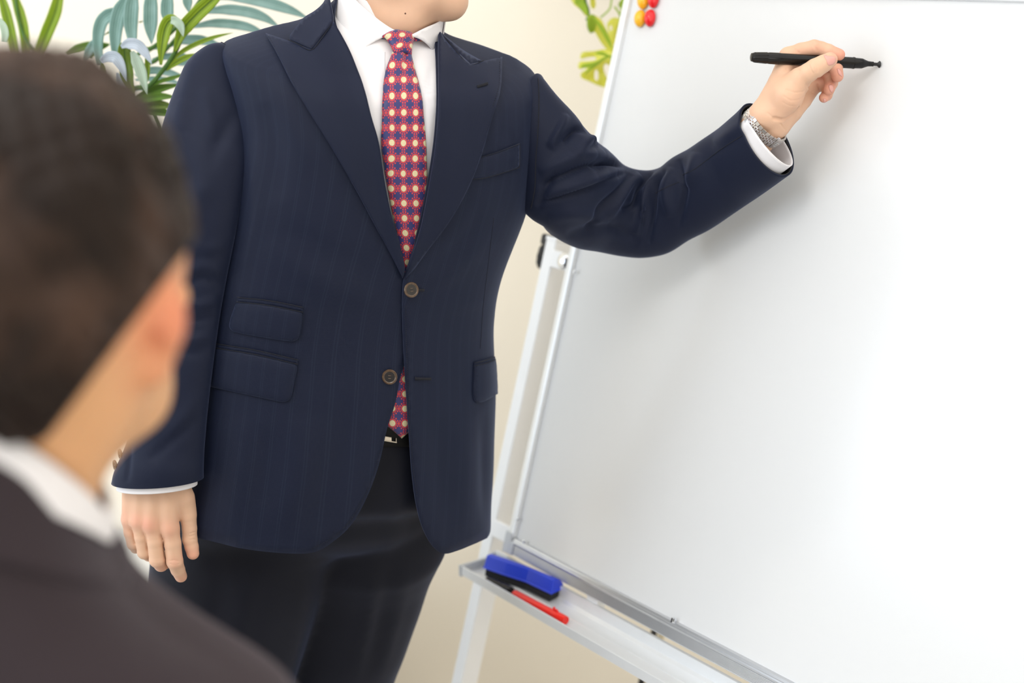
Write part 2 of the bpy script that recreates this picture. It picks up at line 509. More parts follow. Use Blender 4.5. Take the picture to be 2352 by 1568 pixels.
def suit(name, col, stripe, scol, freq=.0165, wpx=.0005):
    t = NT(name); uv = t.n('ShaderNodeTexCoord').outputs['UV']; sp = t.n('ShaderNodeSeparateXYZ'); t.L.new(uv, sp.inputs[0])
    x = sp.outputs[0]; y = sp.outputs[1]
    fr = t.math('FRACT', t.math('DIVIDE', x, freq)); d = t.math('ABSOLUTE', t.math('SUBTRACT', fr, .5)); d = t.math('ABSOLUTE', t.math('SUBTRACT', d, .07))
    st = t.math('MULTIPLY', t.step(d, wpx / freq, wpx / freq * .6), stripe)
    wv = t.math('ADD', t.math('SINE', t.math('MULTIPLY', x, 6283 / .9)), t.math('SINE', t.math('MULTIPLY', y, 6283 / .9)))
    nz = t.noise(9, 3); nf = t.noise(900, 2)
    base = t.mix(nz, tuple(c * .9 for c in col), tuple(c * 1.1 for c in col)); base = t.mix(t.math('MULTIPLY', nf, .35), base, tuple(c * 1.6 for c in col))
    t.p(Base_Color=t.mix(st, base, scol), Roughness=.62)
    t.b.inputs['Specular IOR Level'].default_value = .18
    t.b.inputs['Sheen Weight'].default_value = .15; t.b.inputs['Sheen Roughness'].default_value = .45
    t.b.inputs['Sheen Tint'].default_value = (.45, .55, .95, 1)
    t.bump(t.math('MULTIPLY', wv, .5), .12, .0002)
    return t.m
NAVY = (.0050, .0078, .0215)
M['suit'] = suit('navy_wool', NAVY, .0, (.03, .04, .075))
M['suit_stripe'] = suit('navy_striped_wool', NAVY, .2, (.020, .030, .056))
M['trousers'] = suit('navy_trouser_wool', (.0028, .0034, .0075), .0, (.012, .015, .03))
M['dark_suit'] = suit('charcoal_wool', (.024, .017, .021), 0, (.03, .03, .03))
M['dark_suit'].node_tree.nodes['Principled BSDF'].inputs['Sheen Tint'].default_value = (.8, .7, .8, 1)

def skin(name, col, red):
    t = NT(name); a = t.n('ShaderNodeAttribute', attribute_name='red').outputs['Fac']
    nz = t.noise(60, 3); c = t.mix(nz, tuple(x * .95 for x in col), tuple(min(1, x * 1.04) for x in col))
    t.p(Base_Color=t.mix(a, c, red), Roughness=.48)
    t.b.inputs['Subsurface Weight'].default_value = .12; t.b.inputs['Subsurface Radius'].default_value = (.006, .0025, .0012)
    t.b.inputs['Specular IOR Level'].default_value = .35
    t.bump(t.noise(700, 2), .12, .0004)
    return t.m
M['skin'] = skin('skin', (.70, .445, .305), (.70, .26, .19))
M['skin_tan'] = skin('warm_skin', (.70, .38, .19), (.70, .20, .11))
M['nail'] = simple('nail', (.68, .34, .29), .3, .03, 60)
M['hair'] = simple('dark_brown_hair', (.014, .0085, .0065), .55, .5, 60, bumpd=.004)
_h = M['hair'].node_tree; _nz = _h.nodes.new('ShaderNodeTexNoise'); _nz.inputs['Scale'].default_value = 14; _nz.inputs['Detail'].default_value = 2
_tc = _h.nodes.new('ShaderNodeTexCoord'); _h.links.new(_tc.outputs['Object'], _nz.inputs['Vector'])
_mr = _h.nodes.new('ShaderNodeMapRange'); _mr.inputs[1].default_value = .42; _mr.inputs[2].default_value = .68; _h.links.new(_nz.outputs[0], _mr.inputs[0])
_mx = _h.nodes.new('ShaderNodeMix'); _mx.data_type = 'RGBA'; _h.links.new(_mr.outputs[0], _mx.inputs[0]); _old = _h.nodes['Principled BSDF'].inputs['Base Color'].links[0].from_socket
_h.links.new(_old, _mx.inputs[6]); _mx.inputs[7].default_value = (.070, .040, .028, 1); _h.links.new(_mx.outputs[2], _h.nodes['Principled BSDF'].inputs['Base Color'])
M['hair'].node_tree.nodes['Principled BSDF'].inputs['Specular IOR Level'].default_value = .15
def leafm(name, c1, c2, rough=.4, trans=.25, wave=34, rib=0):
    t = NT(name); uv = t.n('ShaderNodeTexCoord').outputs['UV']; sp = t.n('ShaderNodeSeparateXYZ'); t.L.new(uv, sp.inputs[0])
    sx = t.math('SINE', t.math('MULTIPLY', sp.outputs[0], wave)); f = t.math('MULTIPLY_ADD', sx, .35, .5)
    nz = t.noise(40, 2); f = t.math('MULTIPLY', t.math('ADD', f, nz), .5)
    cc = t.mix(f, c1, c2)
    if rib: cc = t.mix(t.math('MULTIPLY', t.step(t.math('ABSOLUTE', t.math('SUBTRACT', sp.outputs[0], .5)), .07, .04), rib), cc, (.03, .09, .01))
    t.p(Base_Color=cc, Roughness=rough)
    t.b.inputs['Subsurface Weight'].default_value = 0.0
    t.b.inputs['Transmission Weight'].default_value = 0.0
    t.bump(sx, .3, .0006)
    tr = t.n('ShaderNodeBsdfTranslucent'); tr.inputs[0].default_value = (*[min(1, (a + b) * .7) for a, b in zip(c1, c2)], 1)
    mx = t.n('ShaderNodeMixShader'); mx.inputs[0].default_value = trans
    out = t.N['Material Output']; t.L.new(t.b.outputs[0], mx.inputs[1]); t.L.new(tr.outputs[0], mx.inputs[2]); t.L.new(mx.outputs[0], out.inputs[0])
    return t.m
M['leaf_teal'] = leafm('teal_leaf', (.03, .14, .09), (.40, .60, .58), .28, .12)  # blue-white stripes over dark green are glossy highlights painted into the leaf colour
M['leaf_lime'] = leafm('lime_leaf', (.17, .30, .010), (.36, .48, .03), .4, .25, rib=.75)
M['leaf_pale'] = leafm('pale_leaf', (.22, .40, .20), (.72, .80, .76), .35, .2)
M['leaf_lilac'] = leafm('silvery_leaf', (.26, .34, .40), (.72, .78, .88), .35, .2)
M['leaf_green'] = leafm('green_leaf', (.05, .14, .01), (.18, .34, .02), .4, .25, rib=.5)
M['leaf_olive'] = leafm('olive_leaf', (.07, .13, .010), (.22, .32, .03), .4, .2, rib=.7)
M['stem'] = simple('green_stem', (.06, .15, .02), .5, .2, 100)
M['leaf_yellow'] = leafm('yellow_green_leaf', (.66, .68, .06), (.84, .82, .26), .5, .45, 5)
M['leaf_vivid'] = leafm('vivid_green_leaf', (.28, .46, .02), (.50, .62, .06), .5, .4, 5)
M['pot'] = simple('white_ceramic', (.7, .7, .69), .3, .03, 30)
M['soil'] = simple('soil', (.05, .035, .025), .95, .4, 100, bumpd=.004)

def tie_mat():
    t = NT('tie_silk'); uv = t.n('ShaderNodeTexCoord').outputs['UV']; sp = t.n('ShaderNodeSeparateXYZ'); t.L.new(uv, sp.inputs[0])
    CW, CH = 27.0, 33.6      # medallion cell, UV is in photo-scale units (1 unit about 0.55 mm)
    fx = t.math('SUBTRACT', t.math('FRACT', t.math('DIVIDE', sp.outputs[0], CW)), .5)
    fy = t.math('SUBTRACT', t.math('FRACT', t.math('DIVIDE', sp.outputs[1], CH)), .5)
    x = t.math('MULTIPLY', fx, CW); y = t.math('MULTIPLY', fy, CH)
    ye = t.math('MULTIPLY', y, .86)
    r = t.math('SQRT', t.math('ADD', t.math('MULTIPLY', x, x), t.math('MULTIPLY', ye, ye)))
    an = t.math('ARCTAN2', ye, x)
    cream = t.step(r, 6.1, .35)
    ring = t.math('MULTIPLY', t.step(r, 9.2, .3), t.math('SUBTRACT', 1, t.step(r, 6.6, .3)))
    def dots(R, n, rad, ph=0.0):
        seg = 2 * math.pi / n; q = t.math('SUBTRACT', t.math('FRACT', t.math('ADD', t.math('DIVIDE', an, seg), 50.5 + ph)), .5)
        dx = t.math('MULTIPLY', q, seg * R); dy = t.math('SUBTRACT', r, R)
        return t.step(t.math('SQRT', t.math('ADD', t.math('MULTIPLY', dx, dx), t.math('MULTIPLY', dy, dy))), rad, .35)
    d1 = dots(11.9, 14, 1.75)
    # corner dots in the diamond between
    cx = t.math('SUBTRACT', CW / 2, t.math('ABSOLUTE', x)); cy = t.math('SUBTRACT', CH / 2, t.math('ABSOLUTE', y))
    e1 = t.math('SQRT', t.math('ADD', t.math('POWER', t.math('SUBTRACT', cx, 1.8), 2), t.math('POWER', t.math('SUBTRACT', t.math('ABSOLUTE', y), 2.6), 2)))
    e2 = t.math('SQRT', t.math('ADD', t.math('POWER', t.math('SUBTRACT', cy, 2.6), 2), t.math('POWER', t.math('SUBTRACT', t.math('ABSOLUTE', x), 2.6), 2)))
    dd = t.math('MAXIMUM', t.step(e1, 1.0, .3), t.step(e2, 1.25, .3))
    lines = t.math('MAXIMUM', t.math('MULTIPLY', t.step(t.math('ABSOLUTE', cx), .35, .2), t.step(t.math('ABSOLUTE', y), 6, .5)), t.math('MULTIPLY', t.step(t.math('ABSOLUTE', cy), .35, .2), t.step(t.math('ABSOLUTE', x), 5, .5)))
    red = t.math('MINIMUM', t.math('ADD', t.math('ADD', ring, d1), t.math('ADD', dd, lines)), 1.0)
    wv = t.math('MULTIPLY_ADD', t.math('SINE', t.math('MULTIPLY', sp.outputs[0], 6.283 / 1.9)), .5, .5)
    navy = t.mix(t.math('MULTIPLY_ADD', t.math('SINE', t.math('MULTIPLY', t.math('ADD', sp.outputs[0], sp.outputs[1]), 6.283 / 1.3)), .5, .5), (.020, .022, .10), (.040, .040, .17))
    c = t.mix(red, navy, (.55, .045, .05)); c = t.mix(cream, c, t.mix(wv, (.48, .38, .19), (.80, .72, .48)))
    t.p(Base_Color=c, Roughness=.42); t.b.inputs['Sheen Weight'].default_value = .25
    t.b.inputs['Specular IOR Level'].default_value = .3
    t.bump(t.math('ADD', red, cream), .35, .0004)
    return t.m
M['tie'] = tie_mat()
# ------------------------------------------------------------ room shell
def wallbox(name, x0, x1, y0, y1, z0, z1, mat):
    o = box(name, W, x0, x1, y0, y1, z0, z1, mat, None, bevel=0); o['kind'] = 'structure'; return o
YW = 2.72
wallbox('floor', -3.1, 2.6, -2.1, YW + .1, -.1, 0, M['floor'])
wallbox('wall_back', -3.1, 2.6, YW, YW + .1, 0, 2.6, M['wall'])
wallbox('wall_right', 2.5, 2.6, -2.0, YW, 0, 2.6, M['wall'])
wallbox('ceiling', -3.1, 2.6, -2.1, YW + .1, 2.6, 2.7, M['ceiling'])
def holed(name, horiz, c, a0, a1, h0, h1, mat):
    # wall with a window opening; horiz: wall runs along x at y=c, else along y at x=c
    V = []; Fc = []
    lo, hi = (-3.0, 2.5) if horiz else (-2.0, YW)
    for (s0, s1, t0, t1) in ((lo, a0, 0, 2.6), (a1, hi, 0, 2.6), (a0, a1, 0, h0), (a0, a1, h1, 2.6)):
        f = (lambda s, t, n: W(s, c - n, t)) if horiz else (lambda s, t, n: W(c - n, s, t))
        v, q = boxf(f, s0, s1, t0, t1, 0, .1); k = len(V); V += v; Fc += [[i + k for i in z] for z in q]
    o = mk(name, V, Fc, mat, None, smooth=False); o['kind'] = 'structure'
    return o
holed('wall_left', False, -3.0, -.6, 2.5, .8, 2.3, M['wall'])
holed('wall_front', True, -2.0, -1.3, 1.9, .8, 2.3, M['wall'])
def window(name, f, s0, s1, t0, t1):
    V = []; Fc = []
    for q in ((s0, s1, t0, t0 + .05), (s0, s1, t1 - .05, t1), (s0, s0 + .05, t0, t1), (s1 - .05, s1, t0, t1), ((s0 + s1) / 2 - .025, (s0 + s1) / 2 + .025, t0, t1)):
        v, g = boxf(f, *q, .02, .07); k = len(V); V += v; Fc += [[i + k for i in z] for z in g]
    o = mk(name, V, Fc, M['white_paint'], None, smooth=False); o['kind'] = 'structure'
window('window_1', lambda s, t, n: W(-3.0 - n, s, t), -.6, 2.5, .8, 2.3)
window('window_2', lambda s, t, n: W(s, -2.0 - n, t), -1.3, 1.9, .8, 2.3)

# ------------------------------------------------------------ whiteboard frame of reference
def camdir(r, u, f): return Vector((r, f * CP + u * SP, -f * SP + u * CP))
_A = -1358 - CX; _B = CY + 92
D1 = -camdir(_A, _B, F).normalized(); D1.z = 0; D1.normalize()
_v = (_A * 260 + _B * CY + F * F) / (_A * .2165 + _B); _u = 1436 - .2165 * _v
D2 = -camdir(_u - CX, CY - _v, F).normalized(); D2 = (D2 - D1 * D2.dot(D1)).normalized()
NB = D1.cross(D2)
BO = at(2020, 148, 1.84)
def BF(s, t, n): return BO + D1 * s + D2 * t + NB * n
def bp(px, py, k=0.0):
    r = raydir(px, py); t = ((BO - CAMP).dot(NB) + k) / r.dot(NB); X = CAMP + r * t; return (X - BO).dot(D1), (X - BO).dot(D2)
def atz(px, py, z):
    r = raydir(px, py); return CAMP + r * ((z - H) / r.z)
NH = Vector((NB.x, NB.y, 0)).normalized()
def TF(s, q, z): p = BO + D1 * s + NH * q; return Vector((p.x, p.y, z))

SL, SR, TB, TT = -.4955, .72, -.789, .083
wb = thing('whiteboard', 'white magnetic board on a leaning white tube stand with aluminium edging and pen tray', 'whiteboard', (BF(0, 0, 0).x, BF(0, 0, 0).y, 0))
box('panel', BF, SL - .008, SR + .008, TB - .008, TT + .008, -.014, 0.0, M['board'], wb, bevel=0)
# bottom rail with grooves: profile in (t, n)
def extr(name, prof, s0, s1, mat, parent, fr=None):
    fr = fr or (lambda s, a, b: BF(s, a, b)); n = len(prof); V = [fr(s, a, b) for s in (s0, s1) for a, b in prof]
    Fc = [[i, (i + 1) % n, n + (i + 1) % n, n + i] for i in range(n)] + [list(range(n))[::-1], list(range(n, 2 * n))]
    o = mk(name, V, Fc, mat, parent, smooth=False)
    bm = bmesh.new(); bm.from_mesh(o.data); bmesh.ops.recalc_face_normals(bm, faces=bm.faces); bm.to_mesh(o.data); bm.free(); return o
pr = [(-.8165, -.018), (-.8165, .004)]
for i in range(9):
    t = -.8150 + i * .00165; pr += [(t, .0052), (t + .0009, .0052), (t + .0012, .0044)]
pr += [(-.7995, .0058), (-.7965, .0075), (-.7945, .0068), (-.793, .0078), (-.7915, .0072), (-.7900, .0066), (-.7890, .0012), (-.7890, -.018)]
fr1 = extr('frame_rail', pr, SL + .004, SR, M['alu'], wb)
def rail_t(t0, sgn):
    return [(t0, -.018), (t0, .0012), (t0 + sgn * .001, .0064), (t0 + sgn * .004, .0072), (t0 + sgn * .013, .006), (t0 + sgn * .017, .003), (t0 + sgn * .017, -.018)]
extr('frame_rail', rail_t(TT, 1), SL + .004, SR, M['alu_light'], wb)
extr('frame_rail', rail_t(SL, -1), TB, TT, M['alu_light'], wb, fr=lambda s, a, b: BF(a, s, b))
extr('frame_rail', rail_t(SR, 1), TB, TT, M['alu_light'], wb, fr=lambda s, a, b: BF(a, s, b))
cr = M['grey_plastic']
for s0, s1, t0, t1 in ((SL - .0185, SL + .006, -.8175, TB + .006), (SR - .006, SR + .0185, -.8175, TB + .006), (SL - .0185, SL + .006, TT - .006, TT + .0185), (SR - .006, SR + .0185, TT - .006, TT + .0185)):
    V, Fc = joinm(boxf(BF, s0, s0 + .017 if s0 < 0 else s1, t0, t1, -.019, .0085), boxf(BF, s0, s1, t0 if t0 < -.5 else t1 - .017, t0 + .022 if t0 < -.5 else t1, -.019, .0080))
    mk('corner_piece', V, Fc, cr, wb, smooth=False, bevel=.002)
for (x, y) in ((1319, 624), (1189, 1191), (1203, 1243)):
    s, t = bp(x, y, .006); lathe('rivet', BF(s, t, .005), NB, [(0, .0028), (.0015, .0028), (.0025, .0015), (.0028, 0)], M['chrome'], wb, n=14)
s, t = bp(1546, 1423, .007); V, Fc = joinm(boxf(BF, s - .002, s + .002, t - .004, t + .003, .004, .0095), boxf(BF, s + .003, s + .0045, t - .002, t + .003, .004, .0088)); mk('clip', V, Fc, M['chrome'], wb, smooth=False, bevel=.0004)
# stand: two square posts in the board's own lean, cross brace, feet
def post(s0, mirror=1):
    pn = lambda s, t, n: BF(s, t, n)
    zfoot = (0.045 - BO.z) / D2.z
    p = box('post', pn, s0, s0 + .026, zfoot - .0, -.316, -.058, -.022, M['white_paint'], wb, bevel=.003)
    box('post_cap', pn, s0 - .0005, s0 + .0265, -.317, -.311, -.0585, -.0215, M['white_paint'], wb, bevel=.001)
    return p
post(-.606); post(.835)
for tz in (-.345, -.800):
    for s0, s1, sb in ((-.58, -.512, -.545), (.737, .835, .79)):
        box('bracket', BF, s0 - .004, s1 + .03, tz - .014, tz + .014, -.030, -.020, M['white_paint'], wb, bevel=.002)
s, t = bp(1293, 599, -.018); lathe('bolt', BF(s, t, -.021), NB, [(0, .0135), (.003, .0135), (.006, .011), (.008, .006), (.0085, 0)], M['chrome'], wb, n=24)
s, t = bp(1158, 1250, -.008); lathe('bolt', BF(s, t, -.0195), NB, [(0, .0085), (.004, .0085), (.0042, .0065), (.010, .0062), (.011, .004), (.011, 0)], M['chrome'], wb, n=6, smooth=False)
def knob(px, py, k, ax, r, dep):
    s, t = bp(px, py, k); c = BF(s, t, k); a = ax.normalized(); sd = (D2 - a * D2.dot(a)).normalized(); b = a.cross(sd)
    V = []; Fc = []; n = 72; prof = [(0, .55), (.1, .95), (.35, 1), (.75, 1), (.92, .92), (1, .7)]
    for d, q in prof:
        for i in range(n):
            th = 2 * math.pi * i / n; rr = r * q * (1 + .07 * math.cos(8 * th)); V.append(c + a * dep * (d - .5) + (sd * math.cos(th) + b * math.sin(th)) * rr)
    for j in range(len(prof) - 1):
        for i in range(n): Fc.append([j * n + i, j * n + (i + 1) % n, (j + 1) * n + (i + 1) % n, (j + 1) * n + i])
    Fc += [list(range(n))[::-1], [(len(prof) - 1) * n + i for i in range(n)]]
    mk('clamp_knob', V, Fc, M['black_matt'], wb)
knob(1251, 588, -.066, (NB * .6 - D1 * .75), .021, .020)
lathe('clamp_stem', BF(-.60, -.345, -.045), -D1, [(0, .005), (.02, .005)], M['black_matt'], wb, n=12)
s, t = bp(1272, 549, -.045); box('top_clamp', BF, s - .012, s + .016, t - .012, t + .006, -.055, -.026, M['black_matt'], wb, bevel=.004)
zf = (0.0225 - BO.z) / D2.z
for s0 in (-.606, .835):
    c = BF(s0 + .013, zf, -.04)
    box('foot', W, 0, 0, 0, 0, 0, 0, M['white_paint'], wb) if False else None
    fb = lambda a, b, z: Vector((c.x, c.y, 0)) + D1 * a + NH * b + Vector((0, 0, z))
    box('foot', fb, -.02, .02, -.30, .34, .02, .05, M['white_paint'], wb, bevel=.004)
    for q in (-.28, .32):
        lathe('caster', fb(-.012, q, .022), D1, [(0, .018), (.002, .022), (.022, .022), (.024, .018)], M['black_matt'], wb, n=24)
box('cross_brace', BF, -.58, .835, -1.18, -1.15, -.052, -.028, M['white_paint'], wb, bevel=.003)
# dark strut and pale strut behind, seen through the gap over the tray
pa, pb = at(1520, 1380, 2.25), at(1455, 1640, 2.2)
tube('rear_strut', [pa, pb], .0055, M['black_matt'], wb, n=12)
pa, pb = at(1536, 1380, 2.27), at(1478, 1640, 2.22)
tube('rear_strut', [pa, pb], .006, simple('beige_strut', (.62, .55, .40), .5), wb, n=12)

# tray: folded sheet profile in (q, z), extruded along the board
X = at(1063, 1300, 2.1036); qf = (BF(*bp(1063, 1300, .06), .06) - BO).dot(NH); zf0 = .5650
qb = (BF(*bp(1273, 1338, 0), 0) - BO).dot(NH)
s0t = bp(1063, 1300, .06)[0]
th = .0022; ZT = .5530
prof = [(qf + .0022, zf0), (qf + .0022, ZT - .003), (qf - .001, ZT - .0045), (qb - .004, ZT - .0045), (qb - .004, .5745), (qb + .001, .5745), (qb + .0014, ZT + .004), (qb + .006, ZT), 
        ((qf + qb) / 2 - .006, ZT), ((qf + qb) / 2 - .005, ZT + .0012), ((qf + qb) / 2 - .002, ZT + .0012), ((qf + qb) / 2 - .001, ZT), (qf - .006, ZT), (qf - .0006, ZT + .003), (qf - .0002, zf0)]
tr = extr('tray', prof, s0t, .66, M['alu_light'], wb, fr=lambda s, q, z: TF(s, q, z))
for a, b in ((s0t - .006, s0t), (.66, .666)):
    V = [TF(s, q, z) for s in (a, b) for q, z in ((qf + .004, zf0 + .0008), (qf + .004, ZT - .006), (qb - .006, ZT - .006), (qb - .006, .572), (qb + .004, .572), (qb + .008, zf0 + .0008))]
    n = 6; Fc = [[i, (i + 1) % n, n + (i + 1) % n, n + i] for i in range(n)] + [list(range(n))[::-1], list(range(n, 2 * n))]
    o = mk('tray_end_cap', V, Fc, M['grey_plastic'], wb, smooth=False, bevel=.0008)
for s_ in (-.30, .45):
    V, Fc = boxf(TF, s_ - .012, s_ + .012, qb - .02, qb - .004, .556, .60); mk('tray_bracket', V, Fc, M['white_paint'], wb, smooth=False, bevel=.001)

# magnets: glossy egg-shaped caps in two pairs
def magnet(px, py, mat, label, tilt):
    s, t = bp(px, py, .008); c = BF(s, t, 0); n = 28; V = []; Fc = []
    e1 = D2 * math.cos(tilt) + D1 * math.sin(tilt); e2 = D1 * math.cos(tilt) - D2 * math.sin(tilt)
    prof = [(0, .92), (.12, 1), (.3, .985), (.5, .9), (.68, .76), (.82, .58), (.92, .38), (.98, .18), (1, 0.01)]
    for d, q in prof:
        for i in range(n):
            a = 2 * math.pi * i / n; V.append(c + NB * (.0012 + .0125 * d) + (e1 * math.cos(a) * .0135 + e2 * math.sin(a) * .0098) * q)
    for j in range(len(prof) - 1):
        for i in range(n): Fc.append([j * n + i, j * n + (i + 1) % n, (j + 1) * n + (i + 1) % n, (j + 1) * n + i])
    Fc += [list(range(n))[::-1], [(len(prof) - 1) * n + i for i in range(n)]]
    r = thing('magnet', label, 'magnet', c, 'round magnets at the top of the whiteboard')
    mk('cap', V, Fc, mat, r)
    V = []; 
    for d in (0.0001, .0013):
        for i in range(n):
            a = 2 * math.pi * i / n; V.append(c + NB * d + (e1 * math.cos(a) * .0118 + e2 * math.sin(a) * .0082))
    mk('magnet_base', V, [[i, (i + 1) % n, n + (i + 1) % n, n + i] for i in range(n)] + [list(range(n))[::-1], [n + i for i in range(n)]], M['grey_plastic'], r)
magnet(1466, 41, M['yellow_magnet'], 'lower yellow oval magnet touching the lower red one', -.25)
magnet(1489, 40, M['red_magnet'], 'lower red oval magnet on the whiteboard, right of the lower yellow one', -.25)
magnet(1473, 0, M['yellow_magnet'], 'upper yellow oval magnet cut by the top of the photo', -.25)
magnet(1497, -3, M['red_magnet'], 'upper red oval magnet cut by the top of the photo', -.25)

# eraser leaning on the tray
er = thing('whiteboard_eraser', 'blue plastic whiteboard eraser with a thick black felt pad on the tray', 'eraser', atz(1185, 1350, ZT))
pl = atz(1107, 1322, ZT + .003); pm = atz(1204, 1355, ZT + .003); prr = atz(1262, 1383, ZT + .003)
upv = (D2 * 1.0 + Vector((0, 0, .15))).normalized(); bk = -NH
def er_ring(hh, grow, y0=0, dp=.030):
    d = (prr - pl).normalized(); nrm = Vector((d.y, -d.x, 0)); nrm = nrm if nrm.dot(NH) > 0 else -nrm
    P = [pl + nrm * grow - d * grow, pl * .5 + pm * .5 + nrm * (grow + .001), pm + nrm * grow, prr + nrm * grow + d * grow,
         prr - nrm * (dp + grow) + d * grow, (pl + prr) / 2 - nrm * (dp + .003 + grow), pl - nrm * (dp + grow) - d * grow]
    return [p + upv * hh for p in P]
def loftrings(rings):
    n = len(rings[0]); V = [p for r in rings for p in r]; Fc = []
    for j in range(len(rings) - 1):
        for i in range(n): Fc.append([j * n + i, j * n + (i + 1) % n, (j + 1) * n + (i + 1) % n, (j + 1) * n + i])
    Fc += [list(range(n))[::-1], [(len(rings) - 1) * n + i for i in range(n)]]; return V, Fc
def fixn(o):
    bm = bmesh.new(); bm.from_mesh(o.data); bmesh.ops.recalc_face_normals(bm, faces=bm.faces); bm.to_mesh(o.data); bm.free(); return o
V, Fc = loftrings([er_ring(0.0, -.003), er_ring(.0135, -.0025)]); fixn(mk('felt_pad', V, Fc, M['felt'], er, smooth=False, bevel=.001))
V, Fc = loftrings([er_ring(.0130, .0012), er_ring(.0145, .0014), er_ring(.0150, 0), er_ring(.024, -.0006, dp=.025), er_ring(.033, -.001, dp=.014), er_ring(.0345, -.0015, dp=.009)])
fixn(mk('grip', V, Fc, M['blue_plastic'], er, smooth=False, bevel=.0012))

def pen(name, a, b, r, mat, label, capfrac=.35, clip=True, upd=Vector((0, 0, 1))):
    a = Vector(a); b = Vector(b); L = (b - a).length; d = (b - a).normalized()
    root = thing(name, label, 'marker', (a + b) / 2)
    lathe('barrel', a, d, [(0, r * .7), (.002, r * .92), (.006, r), (L * (1 - capfrac), r), (L * (1 - capfrac) + .0005, r * .9)], mat, root, n=28)
    p = a + d * L * (1 - capfrac)
    lathe('cap', p, d, [(0, r * 1.08), (.001, r * 1.12), (L * capfrac - .003, r * 1.05), (L * capfrac - .001, r * .98), (L * capfrac - .0008, r * .72), (L * capfrac - .0016, r * .68), (L * capfrac - .0016, 0)], mat, root, n=28)
    if clip:
        sd = (upd - d * upd.dot(d)).normalized(); w_ = d.cross(sd); cf = lambda x, y, z: p + d * x + w_ * y + sd * z
        V, Fc = joinm(boxf(cf, L * capfrac * .05, L * capfrac * .35, -.0018, .0018, r * .9, r * 1.55), boxf(cf, L * capfrac * .05, L * capfrac * .12, -.0018, .0018, r * 1.4, r * 1.9)); mk('clip', V, Fc, mat, root, smooth=False, bevel=.0006)
    return root
rz = ZT + .0072
pen('marker_pen', atz(1180, 1362, rz), atz(1301, 1425, rz), .0062, M['red_plastic'], 'red marker pen lying in the tray beside the eraser', .25)
a = atz(1118, 1330, rz); b = atz(1176, 1358, rz)
pen('marker_pen', a, b, .0060, M['black_plastic'], 'black marker pen half hidden under the blue eraser', .3, clip=False)

# low cabinet in the back left corner
cx0, cx1, cy0, cy1, cz = -1.35, -.40, 2.03, YW - .004, .372
cab = thing('low_cabinet', 'low white cabinet against the cream wall behind the standing person', 'cabinet', ((cx0 + cx1) / 2, (cy0 + cy1) / 2, 0))
box('body', W, cx0, cx1, cy0 + .02, cy1, .03, cz - .018, M['cabinet'], cab, bevel=.002)
box('top', W, cx0 - .01, cx1 + .01, cy0 - .005, cy1, cz - .018, cz, M['cabinet'], cab, bevel=.002)
for k in range(2):
    x0 = cx0 + .005 + k * (cx1 - cx0) / 2; dd = box('door', W, x0, x0 + (cx1 - cx0) / 2 - .01, cy0, cy0 + .019, .035, cz - .022, M['cabinet'], cab, bevel=.002)
    hx = x0 + ((cx1 - cx0) / 2 - .06 if k == 0 else .05); tube('handle', [W(hx, cy0, .2), W(hx, cy0 - .02, .2), W(hx, cy0 - .02, .3), W(hx, cy0, .3)], .004, M['chrome'], dd)
for x in (cx0 + .05, cx1 - .05):
    for y in (cy0 + .06, cy1 - .05): lathe('foot', W(x, y, 0), (0, 0, 1), [(0, .018), (.03, .022)], M['grey_plastic'], cab, n=16)
# ------------------------------------------------------------ standing man
man = thing('person', 'standing person in navy suit and red medallion tie writing on the whiteboard', 'person', (-.02, 1.86, 0))
RINGS = [  # Lx,Ly,Rx,Ry, depth, half depth, shear, front dip, exponent
    (778, -48, 1004, 12, 1.885, .066, .30, .018, 2.0),
    (772, -8, 1003, 52, 1.88, .070, .30, .020, 2.0),
    (742, 18, 1010, 66, 1.875, .080, .30, .022, 2.0),
    (690, 44, 1040, 84, 1.87, .090, .30, .025, 2.0),
    (610, 66, 1110, 106, 1.865, .100, .30, .030, 2.05),
    (532, 88, 1180, 134, 1.86, .106, .30, .030, 2.1),
    (511, 106, 1222, 162, 1.858, .110, .30, .026, 2.15),
    (517, 146, 1240, 200, 1.855, .115, .30, .016, 2.25),
    (532, 200, 1241, 245, 1.852, .120, .30, .008, 2.3),
    (548, 300, 1237, 330, 1.85, .126, .30, 0, 2.35),
    (537, 400, 1226, 420, 1.85, .129, .30, 0, 2.35),
    (517, 500, 1205, 500, 1.85, .130, .30, 0, 2.3),
    (492, 640, 1152, 640, 1.85, .128, .30, 0, 2.3),
    (472, 760, 1135, 740, 1.85, .126, .30, 0, 2.3),
    (458, 850, 1136, 830, 1.85, .128, .30, 0, 2.3),
    (444, 930, 1139, 905, 1.85, .131, .30, 0, 2.3),
    (434, 1000, 1136, 1000, 1.85, .134, .30, 0, 2.3),
    (414, 1110, 1132, 1110, 1.85, .138, .30, 0, 2.3),
    (396, 1250, 1118, 1240, 1.85, .142, .30, 0, 2.3),
    (384, 1360, 1106, 1350, 1.85, .144, .30, 0, 2.3)]
